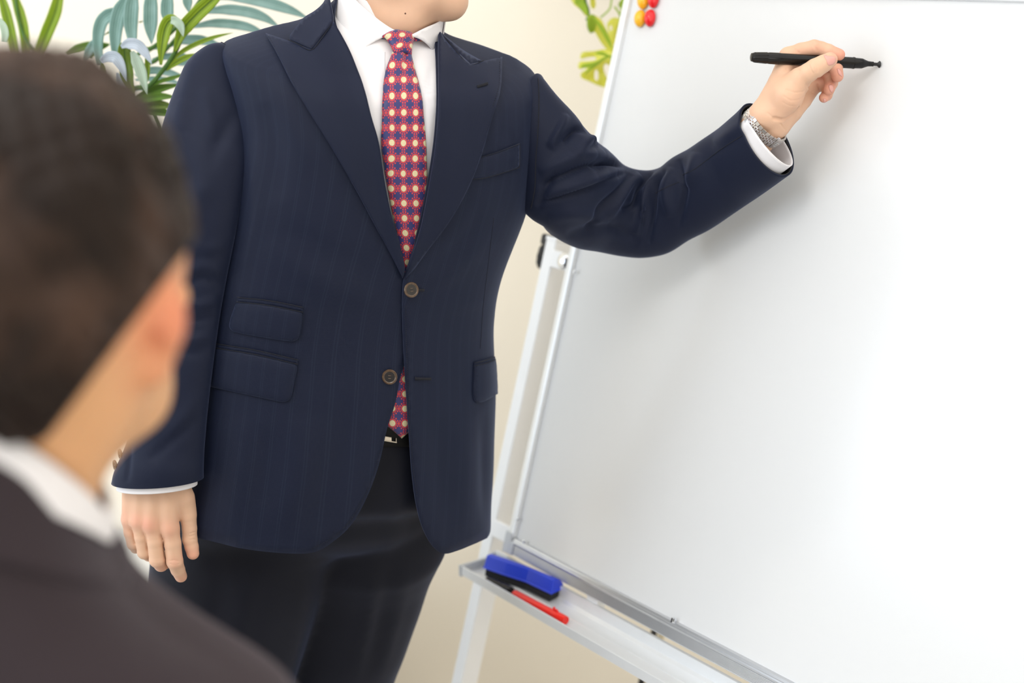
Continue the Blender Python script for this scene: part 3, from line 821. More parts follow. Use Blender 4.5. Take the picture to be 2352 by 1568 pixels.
JF = [  # folds: points, width px, amplitude m
    ([(600, 560), (720, 640), (850, 690), (905, 690)], 26, .0035), ([(640, 520), (760, 580), (880, 640)], 20, -.002),
    ([(960, 660), (1040, 620), (1120, 540)], 24, .003), ([(960, 700), (1060, 700), (1130, 680)], 20, .002), ([(980, 640), (1060, 560), (1110, 470)], 18, -.002),
    ([(600, 240), (630, 330), (640, 460)], 26, -.004), ([(640, 150), (660, 260), (720, 380)], 22, .002),
    ([(575, 330), (585, 500), (560, 620)], 18, .003), ([(1200, 250), (1195, 400), (1170, 520)], 14, .002), ([(1180, 300), (1170, 420)], 10, -.0015),
    ([(700, 960), (690, 1100), (640, 1220)], 40, .004), ([(560, 960), (550, 1100), (530, 1230)], 30, .004), ([(620, 980), (610, 1180)], 26, -.003),
    ([(1060, 950), (1070, 1100), (1060, 1230)], 30, .004), ([(1000, 950), (1010, 1180)], 22, -.002), ([(1110, 940), (1112, 1200)], 12, -.003),
    ([(800, 900), (780, 1050), (720, 1200)], 30, -.003), ([(830, 720), (820, 860), (800, 960)], 30, .002),
    ([(1120, 180), (1130, 260), (1120, 330)], 14, .003), ([(1090, 60), (1150, 100), (1200, 160)], 14, .003), ([(560, 70), (600, 66), (680, 40)], 16, .002)]
J = ringsurf(RINGS, nu=260, sub=12, folds=JF)
SH = ringsurf(RINGS[:-5] + [(452, 955, 1122, 955, 1.85, .129, .30, 0, 2.3), (480, 995, 1100, 995, 1.85, .112, .30, 0, 2.3), (510, 1030, 1075, 1030, 1.85, .095, .30, 0, 2.3)], nu=200, sub=10, inset=.013, insb=.017,
              folds=[([(835, 220), (880, 330), (900, 450)], 9, .003), ([(1000, 160), (990, 240), (975, 350)], 8, .004), ([(990, 150), (984, 220), (985, 300)], 4, -.003),
                     ([(870, 150), (868, 300)], 3, -.0006), ([(855, 170), (860, 250), (850, 300)], 6, .002)])
jacket = None
# front edges (pixels): image-left panel, then the overlapping image-right panel
EA = catmull([(772, -6), (769, 40), (785, 90), (808, 140), (840, 240), (866, 330), (882, 430), (900, 520), (925, 612), (948, 680), (950, 760), (938, 815), (921, 860), (908, 925), (889, 985), (872, 1060), (848, 1130), (812, 1198), (770, 1240), (720, 1268), (650, 1270), (560, 1260), (500, 1246), (450, 1234), (410, 1222)], 6)
EB = catmull([(1000, 52), (1000, 100), (1002, 150), (1003, 240), (996, 330), (982, 420), (962, 520), (938, 598), (925, 640), (922, 700), (924, 780), (928, 860), (933, 940), (938, 1010), (943, 1080), (952, 1150), (966, 1205), (988, 1248), (1014, 1268), (1045, 1262), (1085, 1246), (1112, 1234)], 6)
def uvpath(S, pts): return np.array([S.cast(*p) for p in pts])
ua = uvpath(J, EA); ub = uvpath(J, EB)
ua = ua[np.r_[True, np.linalg.norm(np.diff(ua, axis=0), axis=1) > 1e-4]]; ub = ub[np.r_[True, np.linalg.norm(np.diff(ub, axis=0), axis=1) > 1e-4]]
vh = ua[-1][1]; vh2 = ub[-1][1]; v0 = .0
def dens(P, st=.012):
    out = []
    for a, b in zip(P[:-1], P[1:]):
        n = max(1, int(np.linalg.norm(b - a) / st)); out += [a + (b - a) * k / n for k in range(n)]
    return np.array(out + [P[-1]])
pa_ = np.vstack([dens(np.array([[0, v0], [ua[0][0], v0]]))[:-1], ua, dens(np.array([ua[-1], [.13, vh + .002], [0, vh - .002]]))[1:], dens(np.array([[0, vh], [0, v0]]))[1:-1]])
pb_ = np.vstack([ub[0:1] * [1, 0] + [0, v0], ub, dens(np.array([ub[-1], [.88, vh2], [1, vh]]))[1:], dens(np.array([[1, vh], [1, v0]]))[1:], dens(np.array([[1, v0], [ub[0][0], v0]]))[1:-1]])
def offB(uv):  # the overlapping front lies a little prouder near its edge
    px = project(J.ev(uv)); d, t = segdist(px, EB); return (.0045 * np.exp(-(d / 60) ** 2) * ((px[:, 1] > 560)) )[:, None] + .0
PA, FA, UA = J.uvpanel(pa_, .0062); PB, FB, UB = J.uvpanel(pb_, .0062, off=offB)
V, Fc = joinm((PA, FA), (PB, FB)); UVJ = np.vstack([UA, UB])
me_f = Fc
jacket = mk('jacket', V, Fc, M['suit_stripe'], man, uv=UVJ)
bm = bmesh.new(); bm.from_mesh(jacket.data)
# outward normals
cc = np.array(V).mean(0); sgn = sum((f.calc_center_median() - Vector(cc)).dot(f.normal) for f in bm.faces)
if sgn < 0: bmesh.ops.reverse_faces(bm, faces=bm.faces)
bm.to_mesh(jacket.data); bm.free()
jacket.data.polygons.foreach_set('use_smooth', [True] * len(jacket.data.polygons))
m = jacket.modifiers.new('solid', 'SOLIDIFY'); m.thickness = .0022; m.offset = -1
tag(jacket, 'navy jacket with faint pinstripes, peak lapels and flap pockets')

def drape(name, outline, off, thick, mat, parent, step=6, S=None):
    P, f, uv = (S or J).pixpanel(outline, step, off)
    return mk(name, P, f, mat, parent, uv=uv, solid=thick, soff=0)
def edge_off(base, rise, wd=10):   # panels tuck in slightly at the edge, so that they catch a shadow
    return lambda p, e: base + rise * (1 - np.exp(-(e / wd)))
# ---- lapels
LL = poly([(612, 84), (640, 134), (668, 190), (715, 265), (765, 345), (815, 432), (862, 520), (900, 590), (922, 636)],
          [(922, 636), (926, 610), (912, 545), (896, 490), (880, 410), (868, 330), (852, 275), (836, 218), (808, 140), (786, 92), (770, 62)],
          [(770, 62), (742, 94), (717, 125)], [(717, 125), (664, 104)], [(664, 104), (612, 84)], step=5)
def lap_off(roll):
    R = catmull(roll, 6)
    def f(p, e):
        d, t = segdist(p, R); return .0035 + .0035 * np.exp(-(d / 14) ** 2) + .0035 * np.clip(1 - np.abs(d - 70) / 90, 0, 1) * np.clip((620 - p[:, 1]) / 120, 0, 1)
    return f
rollL = [(770, 62), (808, 140), (836, 218), (868, 330), (880, 410), (896, 490), (924, 610)]
rollR = [(1000, 82), (1002, 150), (1003, 240), (996, 330), (982, 420), (962, 520), (936, 605)]
lapelA = drape('lapel', LL, lap_off(rollL), .003, M['suit'], jacket)
LR = poly([(1150, 145), (1146, 200), (1132, 250), (1112, 315), (1086, 390), (1058, 450), (1020, 515), (980, 570), (950, 610), (926, 640)],
          [(926, 640), (936, 605), (962, 520), (982, 420), (996, 330), (1003, 240), (1002, 150), (1000, 82)],
          [(1000, 82), (1025, 108), (1050, 134), (1075, 158)], [(1075, 158), (1106, 150), (1150, 138)], step=5)
lapelB = drape('lapel', LR, lap_off(rollR), .003, M['suit'], jacket)
KL = poly([(704, 54), (684, 76), (663, 102)], [(663, 102), (717, 125)], [(717, 125), (742, 94), (770, 62)], [(770, 62), (767, 25), (764, -20)], [(764, -20), (762, 0), (750, 22), (728, 41), (704, 54)], step=5)
drape('collar', KL, lambda p, e: .0062 + .002 * np.exp(-(e / 8)), .003, M['suit'], jacket, step=6)
KR = poly([(1001, 72), (1010, 88), (1034, 107), (1062, 128), (1101, 150)], [(1101, 150), (1075, 158)], [(1075, 158), (1048, 134), (1024, 106), (1000, 84)], [(1000, 84), (1001, 72)], step=5)
drape('collar', KR, lambda p, e: .0062, .003, M['suit'], jacket, step=6)
# collar band round the back of the neck
cb = []
for v_, o_, lift in ((.055, .004, 0), (.03, .005, .006), (.004, .004, .018), (.0, .001, .030), (.0, -.006, .030)):
    row = []
    for u in np.r_[np.linspace(.73, 1, 20), np.linspace(0, .27, 20)]:
        row.append((J.ev([u, v_]) + J.nr([u, v_]) * o_)[0] + np.array([0, 0, lift]))
    cb.append(row)
cb = np.array(cb); n = cb.shape[1]
mk('collar', cb.reshape(-1, 3), [[i * n + j, i * n + j + 1, (i + 1) * n + j + 1, (i + 1) * n + j] for i in range(len(cb) - 1) for j in range(n - 1)], M['suit'], jacket)

def seam(pts, S=None, off=.0006, r=.00045, name='seam', mat=None, parent=None):
    S = S or J; c = catmull(pts, 8) if len(pts) > 2 else np.linspace(pts[0], pts[-1], 16)
    P = [S.pt(x, y, off) for x, y in c]
    return tube(name, P, r, mat or M['thread'], parent or jacket, n=6)
seam([(664, 104), (690, 116), (717, 126), (744, 95), (770, 62)], off=.0085)
seam([(1106, 150), (1075, 159), (1048, 135), (1024, 107), (1001, 84)], off=.0078)
seam([(1134, 500), (1122, 600), (1110, 700), (1103, 800)], off=.0001, r=.0003)
def stitch(pts, S=None, off=.006, gap=5.0):
    c = poly([tuple(p) for p in pts], step=gap) if False else catmull(pts, 10)
    d = np.r_[0, np.cumsum(np.linalg.norm(np.diff(c, axis=0), axis=1))]; VV = []; FF = []
    for q in np.arange(0, d[-1] - 2, gap):
        a = [np.interp(q, d, c[:, 0]), np.interp(q, d, c[:, 1])]; b = [np.interp(q + gap * .45, d, c[:, 0]), np.interp(q + gap * .45, d, c[:, 1])]
        v, f = tube_mesh([(S or J).pt(*a, off), (S or J).pt(*b, off)], .00035, 5); VV += [(v, f)]
    V, F_ = joinm(*VV); o = mk('stitching', V, F_, M['thread'], jacket); o['kind'] = 'stuff'
stitch([(1144, 150), (1140, 200), (1126, 250), (1106, 315), (1080, 390), (1052, 450), (1014, 515), (974, 570), (946, 610)], off=.0058)
stitch([(1108, 151), (1128, 144), (1146, 140)], off=.0058)
stitch([(928, 700), (930, 800), (936, 940), (944, 1060), (954, 1140)], off=.0052)
stitch([(618, 92), (646, 142), (674, 196), (720, 270), (770, 350), (820, 438), (867, 525), (905, 596)], off=.0052)
stitch([(884, 990), (866, 1064), (842, 1128), (806, 1192), (766, 1232), (716, 1260)], off=.0008)
def bhole(x0, y0, x1, y1, off):
    a = J.pt(x0, y0, off); b = J.pt(x1, y1, off); V, Fc = tube_mesh([a, (a + b) / 2, b], .0011, 6); d = (b - a).normalized()
    v2, f2 = tube_mesh([a + Vector((0, 0, .0025)), a - Vector((0, 0, .0025))], .0006, 6); V, Fc = joinm((V, Fc), (v2, f2))
    u = Vector((0, 0, .0013)); 
    for sg in (1, -1): V, Fc = joinm((V, Fc), tube_mesh([a + u * sg, b + u * sg], .0005, 6))
    mk('buttonhole', V, Fc, M['thread'], jacket)
bhole(952, 663, 972, 663, .0045); bhole(950, 867, 985, 868, .0056); bhole(1091, 210, 1116, 203, .0085)
# ---- breast pocket welt and flap pockets
BPK = poly([(1076, 365), (1110, 358), (1145, 347), (1170, 337), (1191, 329)], [(1191, 329), (1190, 383)], [(1190, 383), (1150, 396), (1110, 407), (1062, 412)], [(1062, 412), (1076, 365)], step=5)
drape('breast_pocket', BPK, lambda p, e: .0016 + .0012 * (1 - np.exp(-e / 3)), .0016, M['suit_stripe'], jacket)
seam([(1062, 412), (1110, 408), (1150, 397), (1190, 384)], off=.0022); seam([(1191, 330), (1190, 384)], off=.0026, r=.0004); seam([(1077, 365), (1110, 358), (1145, 347), (1190, 330)], off=.0030, r=.0003)
def flap(segs, welt, seamline, ulx):
    P = poly(*segs, step=5)
    f = drape('pocket_flap', P, lambda p, e: .0018 + .0022 * (1 - np.exp(-e / 8)), .0022, M['suit_stripe'], jacket)
    wl = drape('pocket_welt', poly(*welt, step=5), lambda p, e: .0016 + .0012 * (1 - np.exp(-e / 2)), .0014, M['suit'], jacket, step=4)
    for s_ in seamline: seam(s_, off=.0030, r=.0005)
flap([[(545, 692), (620, 700), (696, 716)], [(696, 716), (692, 745), (688, 770), (684, 779), (672, 783)], [(672, 783), (600, 772), (540, 761)], [(540, 761), (530, 755), (530, 740), (545, 692)]],
     [[(548, 682), (620, 689), (697, 704)], [(697, 704), (697, 715)], [(697, 715), (620, 700), (546, 692)], [(546, 692), (548, 682)]],
     [[(548, 682), (620, 689), (697, 704)], [(546, 692), (620, 700), (696, 715)]], 0)
flap([[(489, 797), (580, 812), (684, 836)], [(684, 836), (674, 885), (668, 912), (662, 920), (650, 922)], [(650, 922), (570, 905), (484, 887)], [(484, 887), (489, 797)]],
     [[(490, 787), (590, 803), (685, 825)], [(685, 825), (684, 836)], [(684, 836), (590, 813), (489, 797)], [(489, 797), (490, 787)]],
     [[(490, 787), (590, 803), (685, 825)], [(489, 797), (590, 813), (684, 835)]], 0)
flap([[(1087, 837), (1108, 832), (1134, 824)], [(1134, 824), (1139, 860), (1139, 904)], [(1139, 904), (1115, 918), (1092, 927)], [(1092, 927), (1085, 905), (1087, 837)]],
     [[(1087, 832), (1110, 826), (1133, 818)], [(1133, 818), (1135, 825)], [(1135, 825), (1110, 834), (1087, 839)], [(1087, 839), (1087, 832)]],
     [[(1087, 832), (1110, 827), (1132, 819)], [(1087, 839), (1110, 834), (1134, 825)]], 0)
# ---- buttons
def button(S, px, py, off, r, parent, nrm=None, name='button'):
    uv = S.cast(px, py); c = Vector((S.ev(uv) + S.nr(uv) * off)[0]); nv = Vector(S.nr(uv)[0]) if nrm is None else nrm
    b = lathe(name, c, nv, [(0, r * .8), (.0008, r), (.0022, r * 1.0), (.0030, r * .93), (.0030, r * .80), (.0023, r * .70), (.0021, r * .35), (.0021, 0)], M['button'], parent, n=36)
    lathe('button_centre', c + nv * .00215, nv, [(0, r * .70), (.0002, r * .68), (.0002, 0)], M['button_dark'], b, n=28)
    a = Vector((0, 0, 1)); a = (a - nv * a.dot(nv)).normalized(); d = nv.cross(a)
    for q in (-1, 1):
        V, Fc = tube_mesh([c + nv * .0026 + a * q * .0018 - d * .0018, c + nv * .0034 + a * q * .0018, c + nv * .0026 + a * q * .0018 + d * .0018], .0006, 6)
        mk('thread', V, Fc, simple('brown_thread', (.10, .07, .05), .8), b)
    return b
button(J, 940, 662, .0055, .0098, jacket, Vector((.42, -.86, .2)).normalized()); button(J, 894, 864, .002, .0098, jacket, Vector((.02, -.98, .12)).normalized())

# ---- sleeves
SLA = [(500, 99, 524, 108, 1.80, 1.81, .9), (466, 110, 543, 144, 1.79, 1.80, .9), (430, 142, 560, 185, 1.782, 1.79, .8), (408, 190, 571, 232, 1.775, 1.775, .7), (386, 250, 578, 280, 1.765, 1.762),
       (370, 310, 579, 315, 1.755, 1.755), (362, 380, 573, 380, 1.745, 1.74), (362, 450, 558, 450, 1.735, 1.73), (365, 540, 540, 540, 1.73, 1.722), (368, 640, 520, 638, 1.73, 1.722),
       (362, 740, 503, 735, 1.725, 1.72), (346, 840, 489, 838, 1.715, 1.712), (318, 940, 477, 938, 1.708, 1.705), (286, 1030, 469, 1030, 1.70, 1.698), (264, 1080, 467, 1072, 1.695, 1.693), (257, 1107, 467, 1098, 1.694, 1.692)]
FA_ = [([(500, 330), (470, 420), (440, 520)], 24, .004), ([(545, 250), (500, 330), (470, 430)], 20, -.004), ([(420, 230), (400, 320), (395, 400)], 24, .004), ([(450, 140), (425, 220), (415, 300)], 16, .003),
       ([(430, 650), (470, 640), (510, 660)], 10, -.0035), ([(425, 630), (465, 612), (515, 625)], 12, .0035), ([(420, 690), (455, 700), (500, 690)], 12, .004), ([(415, 720), (450, 735), (495, 728)], 8, -.003),
       ([(405, 770), (440, 780), (488, 770)], 11, .0035), ([(400, 800), (440, 812), (480, 805)], 8, -.0025), ([(440, 560), (480, 570), (520, 560)], 10, .002), ([(380, 1000), (420, 960), (460, 900)], 16, .0025), ([(340, 1060), (400, 1010), (460, 960)], 12, -.002),
       ([(470, 200), (480, 260), (500, 320)], 14, .002), ([(300, 1010), (296, 1060), (292, 1110)], 6, -.003)]
S1 = tubesurf(SLA, .62, nu=120, sub=12, folds=FA_)
sleeveA = S1.obj('sleeve', M['suit'], man, solid=.0022, soff=-1); tag(sleeveA, 'right sleeve hanging straight down')
SLB = [(1160, 240, 1150, 370, 1.905, 1.90, .35), (1202, 205, 1184, 440, 1.908, 1.898, .30), (1230, 170, 1208, 482, 1.901, 1.889, .41), (1246, 178, 1222, 503, 1.897, 1.884, .52), (1268, 206, 1248, 520, 1.895, 1.884, .62), (1288, 236, 1270, 537, 1.898, 1.888), (1308, 268, 1290, 552, 1.905, 1.90), (1350, 312, 1326, 570, 1.925, 1.925), (1396, 347, 1372, 578, 1.95, 1.945),
       (1436, 380, 1425, 588, 1.962, 1.955), (1480, 391, 1478, 592, 1.965, 1.955), (1516, 384, 1532, 582, 1.955, 1.945), (1548, 360, 1580, 553, 1.94, 1.93), (1585, 340, 1625, 530, 1.925, 1.91),
       (1620, 316, 1668, 502, 1.905, 1.89), (1660, 288, 1715, 470, 1.885, 1.87), (1692, 260, 1765, 436, 1.858, 1.838), (1712, 239, 1811, 403, 1.842, 1.815)]
FB_ = [  # px in photo
    ([(1262, 340), (1290, 290), (1300, 262)], 9, 0.0090), ([(1290, 330), (1322, 300), (1345, 300)], 7, -0.0108), ([(1318, 355), (1350, 322), (1370, 330)], 10, 0.0108),
    ([(1240, 400), (1320, 360), (1400, 352)], 14, 0.0090), ([(1236, 430), (1330, 388), (1400, 372), (1440, 385)], 7, -0.0090), ([(1250, 450), (1340, 420), (1420, 400)], 13, 0.0072),
    ([(1360, 380), (1372, 384), (1395, 372), (1430, 378)], 5, -0.0090), ([(1230, 470), (1330, 440), (1400, 410), (1440, 395)], 5, -0.0072), ([(1450, 400), (1420, 440), (1380, 480), (1345, 540)], 8, -0.0090),
    ([(1470, 400), (1440, 430), (1420, 460), (1400, 500)], 9, 0.0090), ([(1500, 396), (1470, 430), (1455, 470), (1425, 480)], 6, -0.0090), ([(1520, 395), (1490, 430), (1475, 490), (1460, 540)], 10, 0.0090),
    ([(1532, 390), (1506, 430), (1500, 500), (1490, 560)], 6, -0.0072), ([(1545, 385), (1530, 440), (1540, 500)], 12, 0.0072), ([(1560, 365), (1565, 400), (1572, 440), (1560, 520)], 8, -0.0072),
    ([(1600, 350), (1590, 400), (1570, 430)], 14, 0.0072), ([(1260, 500), (1330, 490), (1400, 520)], 16, 0.0054), ([(1300, 540), (1400, 520), (1470, 560)], 12, -0.0054), ([(1280, 390), (1250, 440), (1235, 480)], 7, -0.0054),
    ([(1640, 330), (1700, 290), (1725, 265)], 14, 0.0036), ]
S2 = tubesurf(SLB, .70, nu=160, sub=14, folds=FB_)
sleeveB = S2.obj('sleeve', M['suit'], man, solid=.0022, soff=-1); tag(sleeveB, 'left sleeve raised to the board, creased at the elbow')
def sseam(S, pts, par, off=.0002, r=.00042): 
    c = catmull(pts, 8); tube('seam', [S.pt(x, y, off) for x, y in c], r, M['thread'], par, n=6)
sseam(S2, [(1722, 300), (1660, 340), (1600, 385), (1568, 402)], sleeveB); sseam(S2, [(1560, 418), (1530, 430), (1505, 444)], sleeveB)
# armhole seams as a thin piped ridge
c = catmull([(512, 96), (532, 112), (548, 142), (563, 190), (572, 240), (577, 290), (576, 330)], 8); tube('seam', [S1.pt(x - 4, y, .0002) for x, y in c], .0006, M['thread'], sleeveA, n=6)

sseam(S2, [(1236, 180), (1238, 230), (1236, 300), (1231, 370), (1229, 430), (1220, 478)], sleeveB, off=.0006, r=.0006)
# sleeve linings (dark inside of the cuff)
def inner(S, k0, sc, name, mat, parent, trim=None, extend=0.0, thick=.0012, lean=0.0):
    G = S.G[k0:].copy(); C = G[:, :-1].mean(1, keepdims=True); G = C + (G - C) * sc
    if extend:
        t = (C[-1, 0] - C[-4, 0]); t /= np.linalg.norm(t); k = int(len(G) * .5)
        wv = np.ones(G.shape[:2]) if not lean else 1 + lean * np.clip((C[..., 1] - G[..., 1]) / np.abs(C[..., 1:2] - G[..., 1:2]).max(), -1, 1).reshape(G.shape[:2])
        G = G + ((np.linspace(0, 1, len(G)) * extend)[:, None] * wv)[:, :, None] * t
    Q = Surf(G); return Q, Q.obj(name, mat, parent, solid=thick, soff=-1)
_, ln = inner(S1, -14, .955, 'lining', M['lining'], sleeveA); _, ln = inner(S2, -16, .955, 'lining', M['lining'], sleeveB)
for k, (x, y) in enumerate(((264, 1066), (270, 1040))):
    button(S1, x + 1, y, .0006, .0066, sleeveA, Vector((-.85, -.52, 0)).normalized(), name='button')

# ---- shirt
shirt = SH.obj('shirt', M['shirt'], man); tag(shirt, 'white dress shirt')
seam([(884, 120), (884, 160), (888, 200)], S=SH, off=.0004, r=.0003, mat=simple('shirt_seam', (.6, .58, .6), .9), parent=shirt)
CR = [(803, -60, 1024, -2, 1.885, .062, .30, .034, 2.0), (792, -25, 1022, 34, 1.882, .066, .30, .040, 2.0), (776, 12, 1016, 74, 1.88, .073, .30, .040, 2.0), (766, 52, 1012, 118, 1.878, .081, .30, .030, 2.0), (764, 90, 1012, 160, 1.876, .088, .30, .02, 2.0)]
CS = ringsurf(CR, nu=160, sub=10)
wingL = poly([(800, -60), (806, -30), (820, 0), (850, 30), (880, 55), (906, 72), (934, 84)], [(934, 84), (905, 79), (880, 87), (850, 105), (808, 140)], [(808, 140), (785, 95), (768, 55), (761, 20), (765, -30), (780, -60)], step=5)
wingR = poly([(934, 84), (950, 76), (972, 64), (998, 52), (1012, 40)], [(1012, 40), (1006, 80), (1003, 150)], [(1003, 150), (995, 132), (985, 112), (972, 98), (955, 88), (934, 84)], step=5)
for wg in (wingL, wingR):
    P, f, uv = CS.pixpanel(wg, 6, lambda p, e: .0012 * np.exp(-e / 3) + .0035); mk('shirt_collar', P, f, M['shirt'], shirt, solid=.0018, soff=0)
row = []
for v_, o_ in ((.0, 0), (.2, .001), (.45, .001), (.7, .001)):
    row.append([(CS.ev([u, v_]) + CS.nr([u, v_]) * o_)[0] for u in np.r_[np.linspace(.72, 1, 24), np.linspace(0, .28, 24)]])
row = np.array(row); n = row.shape[1]
mk('collar_band', row.reshape(-1, 3), [[i * n + j, i * n + j + 1, (i + 1) * n + j + 1, (i + 1) * n + j] for i in range(3) for j in range(n - 1)], M['shirt'], shirt, solid=.0015)
# inner stand of the collar, seen beside the knot
# P, f, uv = SH.pixpanel(poly([(872, 92), (880, 118), (884, 150)], [(884, 150), (925, 150), (975, 140)], [(975, 140), (1000, 120), (1000, 92), (960, 86), (920, 84), (872, 92)], step=5), 6, lambda p, e: .0020 + 0 * e); mk('collar_stand', P, f, M['shirt'], shirt, solid=.0012, soff=0)
# shirt cuffs
CF1, cf1 = inner(S1, -26, .88, 'shirt_cuff', M['shirt'], shirt, extend=.0085); CF2, cf2 = inner(S2, -30, .86, 'shirt_cuff', M['shirt'], shirt, extend=.0062, thick=.0018, lean=1.8)

# ---- tie
tie = None
def tie_piece(outline, S, off, uvf, name='tie', parent=man, step=4, thick=.003):
    v, f = cdt(outline, step); uv = np.array([S.cast(*p) for p in v]); ed = edge_dist(outline, v)
    P = S.ev(uv) + S.nr(uv) * off(v, ed)[:, None]; P = np.asarray(P)
    return mk(name, P, orient(P, f), M['tie'], parent, uv=uvf(v), solid=thick, soff=-1)
TB_ = poly([(898, 124), (893, 140), (884, 165), (877, 210), (874, 270), (874, 330), (880, 380), (888, 430), (897, 480), (908, 530), (916, 575), (922, 612), (926, 660), (926, 700), (926, 800), (908, 850), (896, 915), (884, 973)],
           [(884, 973), (902, 988), (919, 1003)], [(919, 1003), (935, 989), (952, 975)], [(952, 975), (960, 900), (962, 800), (962, 700), (958, 600), (966, 540), (974, 480), (979, 430), (978, 380), (976, 320), (972, 270), (963, 210), (951, 170), (942, 142), (938, 124)],
           [(938, 124), (918, 122), (898, 124)], step=4)
def tiecentre(y): return np.interp(y, [130, 300, 600, 1000], [922, 924, 936, 924])
def tie_uv(v):
    # medallion columns follow the tie: one column through the centre
    x = v[:, 0] - np.interp(v[:, 1], [150, 250, 400, 520, 640, 850, 1000], [923, 923, 921, 925, 935, 924, 923]); return np.stack([x + 13.5 + 270, 1700 - (v[:, 1] - 292) + 16.8 * 0], 1)
def tie_off(v, e):
    b = .0055 + .0045 * (1 - np.exp(-e / 9))
    b += -.0045 * np.exp(-((v[:, 0] - (926 - (v[:, 1] - 150) * .05)) / 5) ** 2) * np.clip((205 - v[:, 1]) / 60, 0, 1) + .003 * np.clip((200 - v[:, 1]) / 60, 0, 1)
    return b
tie = tie_piece(TB_, SH, tie_off, tie_uv); tag(tie, 'silk tie with cream and red medallions on navy')
KN = poly([(874, 92), (884, 104), (892, 118), (897, 130), (905, 139)], [(905, 139), (922, 134), (940, 137)], [(940, 137), (941, 118), (942, 100), (938, 86)], [(938, 86), (920, 82), (900, 79)], [(900, 79), (888, 84), (874, 92)], step=3)
tie_piece(KN, SH, lambda v, e: .010 + .0065 * (1 - np.exp(-e / 6)), lambda v: np.stack([(v[:, 0] - 910) * .95 + (v[:, 1] - 110) * .12 + 13.5 + 270, 1700 - (v[:, 1] - 107) * 1.35 + 16.8], 1), name='knot', parent=tie, step=3, thick=.008)
NBD = poly([(936, 86), (946, 84), (960, 88), (972, 97)], [(972, 97), (958, 103), (942, 103)], [(942, 103), (936, 86)], step=3)
tie_piece(NBD, SH, lambda v, e: .0075 + .002 * (1 - np.exp(-e / 4)), lambda v: np.stack([v[:, 0] * 1.1 + 3, v[:, 1] + 5], 1), name='neck_band', parent=tie, step=3, thick=.003)

# ---- trousers, belt
TR = [(505, 905, 1112, 905, 1.85, .108, .30, 0, 2.3), (480, 1010, 1108, 1010, 1.85, .110, .30, 0, 2.3), (440, 1100, 1090, 1100, 1.85, .118, .30, 0, 2.3), (405, 1140, 1060, 1135, 1.855, .107, .30, 0, 2.3), (400, 1190, 1030, 1185, 1.857, .100, .30, 0, 2.2), (410, 1232, 1000, 1222, 1.862, .080, .30, 0, 2.2), (460, 1256, 930, 1246, 1.865, .045, .30, 0, 2.1)]
HS = ringsurf(TR, nu=160, sub=12, folds=[([(930, 1040), (925, 1150), (915, 1260)], 8, .004), ([(905, 1060), (900, 1200), (890, 1300)], 12, .004), ([(960, 1100), (965, 1240)], 10, .003)])

FL = [([(600, 1300), (560, 1400), (540, 1560)], 16, .004), ([(700, 1290), (690, 1420), (660, 1560)], 20, .004), ([(520, 1290), (500, 1400), (480, 1500)], 14, -.003)]
L1 = tubesurf([(385, 1100, 880, 1090, 1.83, 1.85, .58), (365, 1180, 860, 1170, 1.83, 1.855, .64), (350, 1240, 815, 1228, 1.825, 1.86, .67), (346, 1270, 800, 1260, 1.82, 1.86, .69), (344, 1290, 775, 1275, 1.815, 1.86), (337, 1350, 752, 1335, 1.81, 1.86), (331, 1420, 728, 1400, 1.81, 1.86), (325, 1500, 700, 1480, 1.81, 1.855), (322, 1600, 672, 1580, 1.81, 1.85), (330, 1780, 640, 1770, 1.81, 1.85), (350, 1980, 610, 1980, 1.81, 1.85), (365, 2210, 600, 2210, 1.81, 1.85)], .71, nu=96, sub=10, folds=FL)
L2 = tubesurf([(720, 1090, 1075, 1095, 1.85, 1.90, .58), (680, 1180, 1045, 1185, 1.86, 1.92, .64), (650, 1235, 1025, 1240, 1.875, 1.935), (640, 1268, 1010, 1272, 1.885, 1.94), (630, 1320, 988, 1324, 1.90, 1.945), (622, 1390, 966, 1395, 1.91, 1.95), (615, 1470, 938, 1475, 1.915, 1.95), (605, 1570, 902, 1575, 1.92, 1.955), (600, 1750, 860, 1750, 1.87, 1.93), (600, 1980, 825, 1980, 1.88, 1.92), (600, 2190, 815, 2190, 1.89, 1.92)], .78, nu=96, sub=10,
              folds=[([(860, 1290), (850, 1400), (820, 1560)], 10, .006), ([(900, 1280), (880, 1400), (840, 1560)], 12, -.004), ([(930, 1290), (915, 1400), (870, 1560)], 12, .004)])

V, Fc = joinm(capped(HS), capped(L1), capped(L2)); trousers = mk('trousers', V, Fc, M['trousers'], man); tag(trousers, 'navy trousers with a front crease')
fixn(trousers)
m = trousers.modifiers.new('merge', 'REMESH'); m.mode = 'VOXEL'; m.voxel_size = .0045; m.use_smooth_shade = True
m = trousers.modifiers.new('relax', 'SMOOTH'); m.factor = .5; m.iterations = 24
P, f, uv = HS.pixpanel(poly([(780, 968), (900, 972), (1040, 968)], [(1040, 968), (1040, 1022)], [(1040, 1022), (900, 1024), (780, 1022)], [(780, 1022), (780, 968)], step=6), 8, lambda p, e: .0025 + 0 * e)
belt = mk('belt', P, f, M['leather'], man, solid=.003, soff=0)
a = HS.pt(886, 1002, .006); b = HS.pt(898, 1004, .006); bz = Vector((0, 0, 1)); bn = Vector((0, -1, 0)); bf = lambda x, y, z: a + (b - a).normalized() * x + bn * y + bz * z
V, Fc = joinm(boxf(bf, -.018, .0065, 0, .0022, -.0028, .0022), boxf(bf, -.018, -.014, 0, .0022, -.0028, .030), boxf(bf, -.018, .014, 0, .0022, -.0042, -.003), boxf(bf, .0125, .0135, 0, .0018, -.003, .002)); mk('buckle', V, Fc, simple('pale_gold_buckle', (.62, .55, .45), .35, metal=.6), belt, smooth=False, bevel=.0005)
